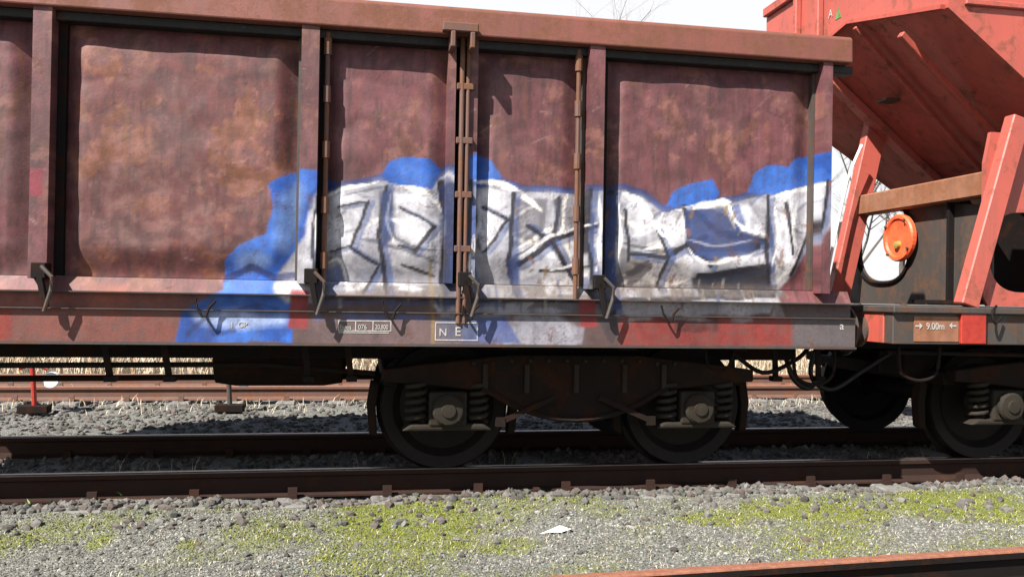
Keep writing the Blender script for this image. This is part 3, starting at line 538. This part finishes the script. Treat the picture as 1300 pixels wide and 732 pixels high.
def buffer(x, y, s, parent, m='under', L=.13):
    return MB().lathe([(.12, 0), (.12, .02 * s), (.085, .03 * s), (.085, L * .7 * s), (.07, L * .7 * s), (.07, L * .92 * s), (.19, L * .94 * s), (.19, (L + .01) * s), (.10, (L + .02) * s)], (x, y, Z_SILL0 + .10), 'X', 28).build('buffer', M[m], parent)
for y in (5.70, 7.6): buffer(hx, y, 1, W)
MB().tube([(hx, CY, .98), (hx + .2, CY, .96), (hx + .3, CY, .80)], .035, 8).build('draw_hook', M['under'], W)
# thin raised wagon number plate at the left sill
p0, p1 = at(15, 413, SY), at(108, 402, SY)

# ------------------------------------------------------------------ red hopper wagon
HX0 = at(1136, 410, 5.28).x
H = thing('hopper_wagon', 'bright red hopper wagon with sloped end plate and diagonal struts at the right', 'hopper wagon', (HX0 + 4, CY, 0))
HN, HF = 5.25, 7.95
A = at(1204, 9, HN); D = at(1300, 99, HN); sl_ = (D.z - A.z) / (D.x - A.x)
XR = 9.0
mid = Vector((A.x, CY - .2, at(1204, 9, HN).z + .26)); FA = Vector((A.x, HF, A.z))
low = 1.62; def_x = lambda z: A.x + (z - A.z) / sl_
zb = 2.16; xb_ = def_x(zb)
# upper box: end wall and side wall
MB().prism([(HN + .02, A.z), (mid.y, mid.z), (HF, A.z), (HF, 4.1), (HN + .02, 4.1)], 'X', A.x, A.x + .02).build('end_wall', M['hop'], H)
zf = at(1300, 70, HN).z
MB().prism([(A.x, A.z), (A.x, 4.1), (XR, 4.1), (XR, D.z - .05), (def_x(D.z - .05), D.z - .05)], 'Y', HN, HN + .02).build('side_wall', M['hop'], H)
MB().prism([(A.x + .05, 4.08), (XR, 4.08), (XR, 4.16), (A.x + .05, 4.16)], 'Y', HN - .04, HN - .002).build('top_rail', M['hop'], H, .01)
MB().box(A.x - .045, A.x - .002, HN - .02, HF, 4.03, 4.12).build('top_rail', M['hop'], H, .01)
MB().prism([(A.x + .12, A.z + .02), (XR, A.z + .02), (XR, A.z + .06), (A.x + .12, A.z + .06)], 'Y', HN - .03, HN - .001).build('side_rib', M['hop'], H, .006)
for px in (1012, 1040): 
    p = atx(px, 20, A.x - .03); MB().box(A.x - .06, A.x - .002, p.y - .03, p.y + .03, 3.4, 4.02).build('end_rib', M['hop'], H, .008)
def plate(pts, th, name, m, parent, off):
    pts = [Vector(p) for p in pts]; n = (pts[1] - pts[0]).cross(pts[2] - pts[0]).normalized() * th; k = len(pts)
    return MB().add(pts + [p + n for p in pts], [tuple(range(k)), tuple(range(k, 2 * k))[::-1]] + [(i, k + i, k + (i + 1) % k, (i + 1) % k) for i in range(k)]).build(name, m, parent)
mb = Vector((xb_ - .05, CY - .2, zb + .05))
Dn = Vector((def_x(D.z - .05), HN, D.z - .05))
plate([A + Vector((0, 0, -.004)), Dn, (xb_, HN + .35, zb), mb, mid - Vector((0, 0, .004))], .012, 'slope_plate', M['hopdark'], H, 0)
plate([mid - Vector((0, 0, .004)), mb, (xb_, HF - .3, zb), FA - Vector((0, 0, .004))], .012, 'slope_plate', M['hopdark'], H, 0)
# folded rim where slope meets the wall, stiffening ribs below the slope
MB().bar(A + Vector((-.015, .03, .01)), mid + Vector((-.015, 0, .01)), .05, .03).bar(mid + Vector((-.015, 0, .01)), FA + Vector((-.015, 0, .01)), .05, .03).build('fold_rim', M['hopdark'], H)
def rib(ya, yb, m, name='slope_rib', wd=.09, h=.07):
    a = Vector((A.x + .03, ya, A.z + .0)); b = Vector((xb_ - .03, yb, zb + .04))
    if abs(ya - CY) < .9: a.z += .26 * (1 - abs(ya - mid.y) / 1.3); 
    MB().bar(a + Vector((-.05, 0, -.04)), b + Vector((-.05, 0, -.04)), wd, h).build(name, m, H, .006)
rib(7.05, 6.95, M['hop'], wd=.07, h=.12); rib(5.75, 5.95, M['hopdark'], wd=.05, h=.05); rib(6.35, 6.38, M['hopdark'], wd=.04, h=.04)
plate([Dn, (XR, HN + .01, D.z - .05), (XR, HN + .5, 1.7), (xb_, HN + .35, zb)], .012, 'side_slope', M['hopdark'], H, 0)
# number plate on the slope
q = atx(1128, 128, def_x(2.8) - .1); MB().bar((q.x, q.y - .07, q.z), (q.x, q.y + .07, q.z), .14, .02).build('data_plate', M['grime'], H)
# cross beam, bulkhead with oval opening
bx = at(1255, 223, 5.42).x
MB().box(bx, bx + .12, 5.40, 7.25, 1.98, 2.16).build('cross_beam', M['brownbeam'], H, .012)
BX = bx + .10
def plate_hole(y0, y1, z0, z1, cy, cz, ry, rz, x, th, name, m, axis='X', pw=2.6, n=40):
    v = []; per = []
    for i in range(n):
        a = 2 * math.pi * i / n; c, s_ = math.cos(a), math.sin(a)
        e = lambda t: math.copysign(abs(t) ** (2 / pw), t); per.append((cy + ry * e(c), cz + rz * e(s_)))
        t = min(((y1 - cy) / c if c > 0 else (y0 - cy) / c) if abs(c) > 1e-6 else 1e9, ((z1 - cz) / s_ if s_ > 0 else (z0 - cz) / s_) if abs(s_) > 1e-6 else 1e9); v.append((cy + t * c, cz + t * s_))
    P = (lambda p, t: (t, p[0], p[1])) if axis == 'X' else (lambda p, t: (p[0], t, p[1]))
    vs = [P(p, x) for p in per] + [P(p, x) for p in v] + [P(p, x + th) for p in per] + [P(p, x + th) for p in v]; f = []
    for i in range(n):
        j = (i + 1) % n; f += [(i, j, n + j, n + i), (2 * n + i, 3 * n + i, 3 * n + j, 2 * n + j), (i, 2 * n + i, 2 * n + j, j), (n + i, n + j, 3 * n + j, 3 * n + i)]
    return MB().add(vs, f).build(name, m, H)
oc = atx(1122, 309, BX); Z_PL = zpx(1180, 389, 5.4)
plate_hole(5.50, 7.55, Z_PL + .01, 1.98, oc.y, oc.z, .36, .33, BX, .02, 'bulkhead', M['grime'])
ring = [(oc.y + .385 * math.copysign(abs(math.cos(t)) ** .77, math.cos(t)), oc.z + .35 * math.copysign(abs(math.sin(t)) ** .77, math.sin(t))) for t in [i * math.pi / 20 for i in range(40)]]
MB().tube([(BX - .012, a, b) for a, b in ring + ring[:1]], .016, 6).build('opening_rim', M['under'], H)
dk = atx(1143, 302, BX - .05); od = MB().lathe([(.03, -.012), (.15, -.02), (.165, -.035), (.19, -.035), (.20, -.02), (.20, .01), (.19, .02), (.03, .02)], (BX - .05, dk.y, dk.z), 'X', 36).build('orange_disc', M['orange'], H)
MB().lathe([(.012, -.05), (.03, -.045), (.035, -.02), (.035, -.012)], (BX - .05, dk.y, dk.z - .06), 'X', 14).build('disc_bolt', M['yellow'], od)
for a in (.6, 2.2, 3.7, 5.4): MB().lathe([(.012, -.05), (.014, -.036)], (BX - .05, dk.y + .178 * math.cos(a), dk.z + .178 * math.sin(a)), 'X', 6).build('disc_bolt', M['grime'], od)
# struts of the end frame
def strut(pa, pb, Y, wd, m, dp=.1): MB().bar(at(*pa, Y), at(*pb, Y), wd, dp).build('strut', m, H, .008)
strut((1292, 150), (1226, 388), 5.36, .14, M['hop']); strut((1112, 158), (1062, 384), 7.1, .19, M['hop'])
hose([at(1094, 184, 6.9), at(1076, 230, 6.9), at(1058, 310, 6.9), at(1046, 372, 6.9)], .014, 'white', H, 'handrail')
g0, g1 = at(1248, 390, 5.40), at(1300, 170, 5.40)
gc = at(1284, 320, 5.40); plate_hole(g0.x, g0.x + 1.5, Z_PL + .01, g1.z, gc.x + .10, gc.z, .28, .29, 5.40, .03, 'gusset_plate', M['hop'], 'Y')
MB().box(g0.x + .0, g0.x + 1.5, 5.43, 6.2, Z_PL + .02, Z_PL + .05).box(g0.x + .1, g0.x + 1.6, 5.9, 5.93, Z_PL + .02, 2.1).build('inner_box', M['under'], H)
# platform and sill
MB().box(HX0 - .02, XR, 5.26, 7.9, Z_PL - .045, Z_PL).build('platform', M['grime'], H, .006)
MB().box(HX0, XR, 5.30, 5.40, zpx(1190, 437, 5.3), Z_PL - .047).build('sill', M['grime'], H, .005)
MB().box(HX0, HX0 + .08, 5.41, 7.88, zpx(1190, 437, 5.3), Z_PL - .047).build('headstock', M['hopdark'], H, .005)
c0, c1 = at(1160, 433, 5.297), at(1217, 402, 5.297); MB().box(c0.x, c1.x, 5.295, 5.2995, c0.z, c1.z).build('data_panel', M['brownbeam'], H)
r0, r1 = at(1218, 436, 5.29), at(1250, 396, 5.29); MB().box(r0.x, r1.x, 5.27, 5.299, r0.z, r1.z).build('corner_plate', M['red'], H, .004)
text('9.00m', at(1176, 418, 5.29).x, at(1176, 418, 5.29).z, 9 / 185, 5.292, M['ink'], H, sx=.85)
def arrow(px, s, parent):
    p = at(px, 413.5, 5.2925); L = .055; MB().prism([(p.x, p.z - .006), (p.x + s * L * .6, p.z - .006), (p.x + s * L * .6, p.z - .022), (p.x + s * L, p.z), (p.x + s * L * .6, p.z + .022), (p.x + s * L * .6, p.z + .006), (p.x, p.z + .006)], 'Y', 5.2905, 5.2925).build('arrow', M['ink'], parent)
arrow(1162, 1, H); arrow(1214, -1, H)
for y in (5.70, 7.6): buffer(HX0, y, -1, H, 'grime')
p = atx(1052, 24, A.x - .003); text('A', p.x - .003, p.z, .07, p.y, M['ink'], H, facing='X'); p = atx(1064, 24, A.x - .003)
MB().prism([(p.y - .045, p.z), (p.y + .045, p.z), (p.y, p.z + .1)], 'X', A.x - .004, A.x - .001).build('hazard_triangle', M['green'], H)
hose([at(1265, 388, 5.28), at(1260, 396, 5.24), at(1263, 410, 5.23), at(1272, 402, 5.26)], .008, 'under', H, 'rope_hook')
xh = at(1238, 500, 5.9).x
bogie(xh, xh + 1.8, H)
MB().box(HX0 + .1, XR, 5.9, 6.05, .84, 1.0).box(HX0 + .1, XR, 7.2, 7.35, .84, 1.0).build('sole_bar', M['under'], H)
MB().tube([(HX0 + .1, 5.5, .84), (xh + .2, 5.5, .82), (xh + 2, 5.5, .82)], .016, 8).build('brake_pipe', M['under'], H)
hose([(HX0 + .15, 5.45, .9), (HX0 + .17, 5.45, .70), (HX0 + .32, 5.45, .64), (HX0 + .45, 5.45, .70), (HX0 + .47, 5.45, .9)], .013, 'under', H, 'step_iron')
hose([(HX0 - .02, 6.2, .92), (HX0 - .1, 6.2, .62), (HX0 + .05, 6.15, .5), (HX0 + .3, 6.1, .66), (HX0 + .5, 6.05, .8)], .02, 'hose', H)
MB().box(HX0 + .55, HX0 + .85, 5.95, 6.3, .60, .82).build('brake_cylinder', M['under'], H, .03, seg=3)

# ------------------------------------------------------------------ tracks
def rail_mesh(x0, x1, y, z, parent, head='head', foot='rail'):
    pr = [(-.075, -.172), (.075, -.172), (.075, -.160), (.02, -.142), (.012, -.13), (.012, -.05), (.036, -.038), (.036, -.010), (-.036, -.010), (-.036, -.038), (-.012, -.05), (-.012, -.13), (-.02, -.142), (-.075, -.160)]
    r = MB().prism([(y + a, z + b) for a, b in pr], 'X', x0, x1).build('rail', M[foot], parent)
    MB().prism([(y - .036, z - .0098), (y + .036, z - .0098), (y + .034, z - .004), (y + .02, z), (y - .02, z), (y - .034, z - .004)], 'X', x0, x1).build('rail_head', M[head], r)
    return r
def track(y0, y1, z, x0, x1, label, head='head', sl0=None, foot='rail'):
    T = thing('railway_track', label, 'track', ((x0 + x1) / 2, (y0 + y1) / 2, z - .2))
    for y in (y0, y1): rail_mesh(x0, x1, y, z, T, head, foot)
    n = int((x1 - x0) / .62); first = None
    for k in range(n):
        x = (sl0 if sl0 is not None else x0 + .3) + k * .62
        if x > x1: break
        if first is None:
            first = MB().box(x - .11, x + .11, y0 - .30, y1 + .30, z - .33, z - .1735).build('sleeper', M['sleeper'], T, .012)
            clip = MB().prism([(y0 - .135, z - .172), (y0 - .135, z - .145), (y0 - .12, z - .145), (y0 - .118, z - .10), (y0 - .096, z - .10), (y0 - .094, z - .145), (y0 - .07, z - .150), (y0 - .07, z - .158), (y0 - .08, z - .172)], 'X', x - .03, x + .03).build('rail_clip', M[foot], first); fx = x
            clips = [clip]
            c2 = clip.copy(); c2.scale = (1, -1, 1); c2.location = (0, 2 * y0, 0); c3 = clip.copy(); c3.location = (0, y1 - y0, 0); c4 = clip.copy(); c4.scale = (1, -1, 1); c4.location = (0, y1 + y0, 0)
            for c in (c2, c3, c4): COL.objects.link(c); c.parent = first; clips.append(c)
        else:
            c = sub(first, None, (x - fx, 0, 0))
            for q in clips: d = q.copy(); COL.objects.link(d); d.parent = c
    return T
track(5.9, 7.4, 0, -5, 12, 'dark shaded track carrying the two freight wagons', sl0=-4.76)
track(10.95, 12.5, .02, -8, 18, 'sunlit rusty track behind the wagons', 'headr', foot='railrust_lit')
pn, qn = atz(720, 731, 0), atz(1300, 695, 0); an = math.atan2(qn.y - pn.y, qn.x - pn.x); xm = 2.75; yn = pn.y + (xm - pn.x) * math.tan(an)
TN = track(yn - 1.52, yn, 0, -2.5, 8, 'nearest track, one rusty rail crossing the bottom right corner', 'headr', foot='under')  # near-black web and foot: shade below the rail head put into the material
TN.location = (xm, yn - .76, -.2); TN.rotation_euler = (0, 0, an)

# ------------------------------------------------------------------ ground
mo = []
for (px, py, rx, ry, a) in [(515, 660, 95, 20, 1), (545, 685, 60, 12, .9), (470, 690, 70, 10, .6), (345, 675, 60, 14, .6), (240, 690, 14, 5, .8), (128, 683, 14, 8, .9), (640, 690, 40, 8, .8), (420, 708, 26, 6, .8), (905, 655, 50, 8, .9), (1000, 648, 60, 10, 1), (1075, 650, 50, 10, 1), (1215, 640, 95, 13, 1), (1280, 650, 40, 14, .9), (700, 640, 60, 6, .6), (620, 636, 60, 6, .7), (765, 648, 30, 6, .5), (960, 668, 40, 5, .35), (300, 650, 50, 6, .3), (180, 660, 40, 5, .2), (1000, 690, 120, 8, .2)]:
    c = atz(px, py, -.21); e = atz(px + rx, py, -.21); u = atz(px, py - ry, -.21); mo.append((c.x, c.y, abs(e.x - c.x), abs(u.y - c.y), a))
def moss_at(x, y):
    v = .62 * np.clip((y - 3.6) * 2, 0, 1) * np.clip((5.75 - y) * 3, 0, 1) * np.clip(.2 + np.sin(x * 2.3 + 1.5 * np.sin(y * 3)) * .5 + np.sin(x * 5.1 - y * 4) * .5, 0, 1)
    for cx, cy, rx, ry, a in mo:
        d = ((x - cx) / rx / 1.1) ** 2 + ((y - cy) / ry / 1.15) ** 2; v = np.maximum(v, a * np.clip(1.5 - d, 0, 1))
    return v
def gz_at(x, y):
    """ground height: yard level, shallow ballast shoulders along the tracks, bank behind"""
    z = -.225 + .012 * np.sin(x * 3.1 + y * 2) + .010 * np.sin(y * 7.3 - x * 1.7) + .007 * np.sin(x * 9.7 + 3 * np.sin(y * 5))
    for c, h, hw in ((6.65, .045, 1.45), (11.72, .03, 1.5), (2.7, .0, 1.4)): z = z + h * np.clip((hw - np.abs(y - c)) / .3, 0, 1)
    return z + np.clip((y - 14.5) * .10, 0, .8)
def ground(name, xs, ys, dz=0):
    X, Y = np.meshgrid(xs, ys); Z = gz_at(X, Y) + dz; nx, ny = len(xs), len(ys); idx = np.arange(nx * ny).reshape(ny, nx)
    f = np.stack([idx[:-1, :-1], idx[:-1, 1:], idx[1:, 1:], idx[1:, :-1]], -1).reshape(-1, 4)
    me = bpy.data.meshes.new(name); me.from_pydata(np.stack([X, Y, Z], -1).reshape(-1, 3).tolist(), [], f.tolist()); me.shade_smooth()
    a = me.attributes.new('moss', 'FLOAT', 'POINT'); a.data.foreach_set('value', moss_at(X, Y).ravel().astype(np.float32)); me.materials.append(M['ground'])
    o = bpy.data.objects.new(name, me); COL.objects.link(o); return tag(o, kind='structure')
xs = np.concatenate([[-1500, -300, -60, -20, -10], np.arange(-5, 10.01, .05), [14, 20, 40, 120, 400, 1500]]); ys = np.concatenate([[-1000, -200, -30, -6], np.arange(0, 6, .05), np.arange(6, 16.01, .1), [18, 22.5, 30, 60, 200, 1500]])
ground('ground', xs, ys)
# loose stones as real geometry
ico = bmesh.new(); bmesh.ops.create_icosphere(ico, subdivisions=1, radius=1); IV = np.array([v.co[:] for v in ico.verts]); IF = np.array([[v.index for v in f.verts] for f in ico.faces]); ico.free()
def scatter(name, pts, sizes, m, flat_=.7, sink=.35):
    n = len(pts); V = np.empty((n, 12, 3)); 
    a = nrs.rand(n) * 6.283; sc = np.stack([nrs.uniform(.75, 1.35, n), nrs.uniform(.7, 1.2, n), nrs.uniform(.5, 1.0, n) * flat_ / .7], -1)
    base = IV[None] * (1 + nrs.uniform(-.28, .28, (n, 12, 1))) * sc[:, None] * sizes[:, None, None]; c, s = np.cos(a)[:, None], np.sin(a)[:, None]
    V[..., 0] = base[..., 0] * c - base[..., 1] * s + pts[:, None, 0]; V[..., 1] = base[..., 0] * s + base[..., 1] * c + pts[:, None, 1]; V[..., 2] = base[..., 2] + pts[:, None, 2] + (sizes * (1 - 2 * sink) * .5)[:, None]
    Fc = (IF[None] + (np.arange(n) * 12)[:, None, None]).reshape(-1, 3)
    me = bpy.data.meshes.new(name); me.from_pydata(V.reshape(-1, 3).tolist(), [], Fc.tolist()); at_ = me.attributes.new('tint', 'FLOAT', 'POINT'); at_.data.foreach_set('value', np.repeat(nrs.rand(n), 12).astype(np.float32))
    me.materials.append(m); o = bpy.data.objects.new(name, me); COL.objects.link(o); return tag(o, kind='stuff')
def spots(n, x0, x1, y0, y1):
    x = nrs.uniform(x0, x1, n); y = nrs.uniform(y0, y1, n); return np.stack([x, y, gz_at(x, y)], -1)
# coarse ballast beside and between the rails of the wagon track
P = np.concatenate([spots(1500, -3.5, 8, 5.62, 5.80), spots(260, -3.5, 8, 5.2, 5.62), spots(3500, -4.5, 9, 5.98, 7.3), spots(2500, -5, 10, 7.5, 8.4)]); scatter('ballast_stones', P, nrs.uniform(.010, .034, len(P)) ** 1.0, M['stone'], .85)
P = np.concatenate([spots(6000, -6, 13, 8.4, 10.8), spots(3000, -7, 14, 11.05, 12.4), spots(2500, -7, 14, 12.6, 14)]); scatter('far_ballast_stones', P, nrs.uniform(.018, .04, len(P)), M['stone'])
P = spots(62000, -2.4, 6.5, 3.1, 5.6); P = P[nrs.rand(len(P)) > moss_at(P[:, 0], P[:, 1]) * .85]; P = P[(np.abs(P[:, 1] - 3.45) > .08)]; scatter('gravel', P, nrs.uniform(.003, .0095, len(P)) * np.where(nrs.rand(len(P)) < .03, 2, 1), M['pebble'])
P = np.concatenate([spots(260, -2.4, 7, 4.9, 5.45), spots(120, -2, 6, 3.5, 5)]); scatter('scattered_stones', P, nrs.uniform(.012, .028, len(P)), M['stone'])
def blades(name, pts, h0, h1, wd, m, lean=.5, seg=2):
    n = len(pts); h = nrs.uniform(h0, h1, n); a = nrs.rand(n) * 6.283; b = nrs.rand(n) * 6.283; L = nrs.uniform(.1, lean, n) * h
    V = np.zeros((n, 5, 3)); dx, dy = np.cos(a) * wd / 2, np.sin(a) * wd / 2; lx, ly = np.cos(b) * L, np.sin(b) * L
    for i, (t, q) in enumerate(((0, 1), (0, -1), (.55, .8), (.55, -.8), (1, 0))):
        V[:, i, 0] = pts[:, 0] + dx * q + lx * t * t; V[:, i, 1] = pts[:, 1] + dy * q + ly * t * t; V[:, i, 2] = pts[:, 2] - .005 + h * t * (1 - .15 * t)
    k = (np.arange(n) * 5)[:, None]; f = (k + np.array([[0, 1, 3, 2]])).tolist() + (k + np.array([[2, 3, 4]])).tolist()
    me = bpy.data.meshes.new(name); me.from_pydata(V.reshape(-1, 3).tolist(), [], f); t_ = me.attributes.new('tint', 'FLOAT', 'POINT'); t_.data.foreach_set('value', np.repeat(nrs.rand(n), 5).astype(np.float32))
    me.materials.append(m); o = bpy.data.objects.new(name, me); COL.objects.link(o); return tag(o, kind='stuff')
# moss cushions: short dense tufts where the moss grows
P = spots(200000, -2.4, 6.5, 3.3, 5.7); k = moss_at(P[:, 0], P[:, 1]); n_ = .5 + .25 * np.sin(P[:, 0] * 17 + 3 * np.sin(P[:, 1] * 23)) + .25 * np.sin(P[:, 1] * 31 + P[:, 0] * 9); P = P[nrs.rand(len(P)) < np.clip(k * 1.5, 0, 1) * np.clip(n_ + .15, .1, 1)]
blades('moss', P, .008, .024, .007, M['moss'], 1.2)
P = np.concatenate([spots(9000, -2.4, 6.5, 3.3, 5.6)]); blades('sparse_grass', P, .012, .035, .0035, M['straw'], 1.3)
Q = []
for px, py, n in ((505, 612, 320), (540, 616, 160), (300, 622, 120), (380, 618, 90), (210, 628, 110), (1200, 606, 120), (1010, 610, 90), (135, 634, 150), (745, 612, 90), (690, 614, 70), (865, 608, 80), (1080, 606, 70), (60, 640, 60), (660, 620, 50), (960, 610, 60), (1150, 604, 60)):
    c = atz(px, py, -.2); qx, qy = c.x + nrs.randn(n) * .10, c.y + nrs.randn(n) * .05; Q.append(np.stack([qx, qy, gz_at(qx, qy)], -1))
blades('green_weeds', np.concatenate(Q), .02, .055, .016, M['weed'], 1.2)
Q = []
for px, py, n in ((165, 612, 9), (240, 612, 12), (200, 610, 8), (430, 612, 5), (560, 606, 6), (640, 604, 8), (820, 608, 10), (930, 606, 8), (1040, 602, 8), (1180, 602, 24), (1250, 600, 26), (1290, 600, 12), (1110, 602, 8)):
    c = atz(px, py, -.2); qx, qy = c.x + nrs.randn(n) * .09, c.y + nrs.randn(n) * .04; Q.append(np.stack([qx, qy, gz_at(qx, qy)], -1))
blades('dry_stalks', np.concatenate(Q), .06, .24, .004, M['straw'], .8)
P = np.concatenate([spots(1200, -4, 12, 10.2, 10.8), spots(700, -5, 13, 11.1, 12.3)]); blades('trackside_grass', P, .05, .16, .007, M['straw'], .9)
P = spots(26000, -12, 26, 14.0, 19); blades('bank_grass', P, .25, .85, .018, M['bank'], .9)

# ------------------------------------------------------------------ small things
c = atz(706, 673, -.2)
tag(MB().add([(c.x - .10, c.y - .02, -.208), (c.x - .03, c.y - .045, -.196), (c.x + .02, c.y - .03, -.203), (c.x + .09, c.y - .01, -.19), (c.x + .10, c.y + .03, -.2), (c.x + .03, c.y + .04, -.18), (c.x - .04, c.y + .02, -.2), (c.x, c.y, -.182)], [(0, 1, 7), (1, 2, 7), (2, 3, 7), (3, 4, 7), (4, 5, 7), (5, 6, 7), (6, 0, 7)]).build('paper_scrap', M['paper']), 'crumpled white paper scrap lying on the gravel', 'litter')
def lever(px, label, red):
    c = atz(px, 510, -.19); x, y = c.x, 10.2; x = at(px, 500, y).x
    L = thing('switch_lever', label, 'switch lever', (x, y, -.19))
    MB().box(x - .16, x + .16, y - .07, y + .07, -.2, -.11).build('base', M['bogie'], L, .01)
    MB().tube([(x, y, -.12), (x - .02, y, .20), (x - .03, y, .30)], .028, 10).build('lever_arm', M['red' if red else 'grime'], L)
    MB().tube([(x - .16, y, .30), (x - .09, y, .325), (x + .05, y, .325), (x + .13, y, .29)], .026, 10).build('handle', M['red' if red else 'grime'], L)
    MB().lathe([(.03, -.06), (.085, -.055), (.09, 0), (.085, .055), (.03, .06)], (x + .14, y + .10, .16), 'Y', 24).build('weight', M['white' if red else 'sleeper'], L)
lever(44, 'red handled switch lever with white weight behind the left end', True)
lever(292, 'grey weighted switch lever standing beside the rear track', False)

# ------------------------------------------------------------------ bare trees beyond the tracks
def tree(px, dist, height, seed, label):
    r = random.Random(seed); x = at(px, 300, dist).x; z0 = float(gz_at(np.array([x]), np.array([dist]))[0]); T = thing('bare_tree', label, 'tree', (x, dist, z0), 'bare trees beyond the tracks')
    tr = MB(); br = MB(); tw = MB()
    def grow(p, d, L, rad, lev):
        pts = [p]; n = 5 if lev == 0 else 3
        for i in range(n):
            d = (d + Vector((r.uniform(-1, 1), r.uniform(-1, 1), r.uniform(-.2, .5))) * (.10 if lev == 0 else .22)).normalized(); p = p + d * L / n; pts.append(p)
        rs = [rad * (1 - .55 * i / n) for i in range(n + 1)]
        (tr if lev == 0 else br if lev < 3 else tw).tube(pts, rs, 8 if lev == 0 else 5 if lev < 3 else 3, closed=False)
        if lev >= 5: return
        for k in range((9, 5, 4, 3, 3)[lev]):
            t = r.uniform(.3, 1.0) if lev else r.uniform(.28, 1.0); i = min(int(t * n), n - 1); q = pts[i].lerp(pts[i + 1], t * n - i)
            a = r.uniform(0, 6.283); e = Vector((math.cos(a), math.sin(a), 0)); nd = (d * r.uniform(.5, 1.0) + e * r.uniform(.5, .95) + Vector((0, 0, .2))).normalized()
            grow(q, nd, L * r.uniform(.40, .62), rad * (1 - .55 * t) * r.uniform(.4, .62), lev + 1)
    grow(Vector((x, dist, z0 - .1)), Vector((0, 0, 1)), height * .62, height * .016, 0)
    tr.build('trunk', M['bark'], T, smooth=True); c = br.build('crown', M['twig'], T); tw.build('twigs', M['twig'], c)
for px, dist, h, sd, lb in ((735, 34, 13.2, 3, 'tall bare tree whose twigs just top the wagon rim'), (1090, 26, 8.2, 5, 'bare tree seen through the gap between the two wagons'), (1150, 31, 9.0, 8, 'bare tree behind the red hopper wagon'), (500, 30, 8.6, 11, 'bare tree hidden behind the middle of the graffiti wagon'), (1240, 38, 10, 14, 'farthest bare tree behind the hopper wagon'), (1040, 40, 10, 17, 'thin bare tree behind the wagon end')):
    tree(px, dist, h, sd, lb)
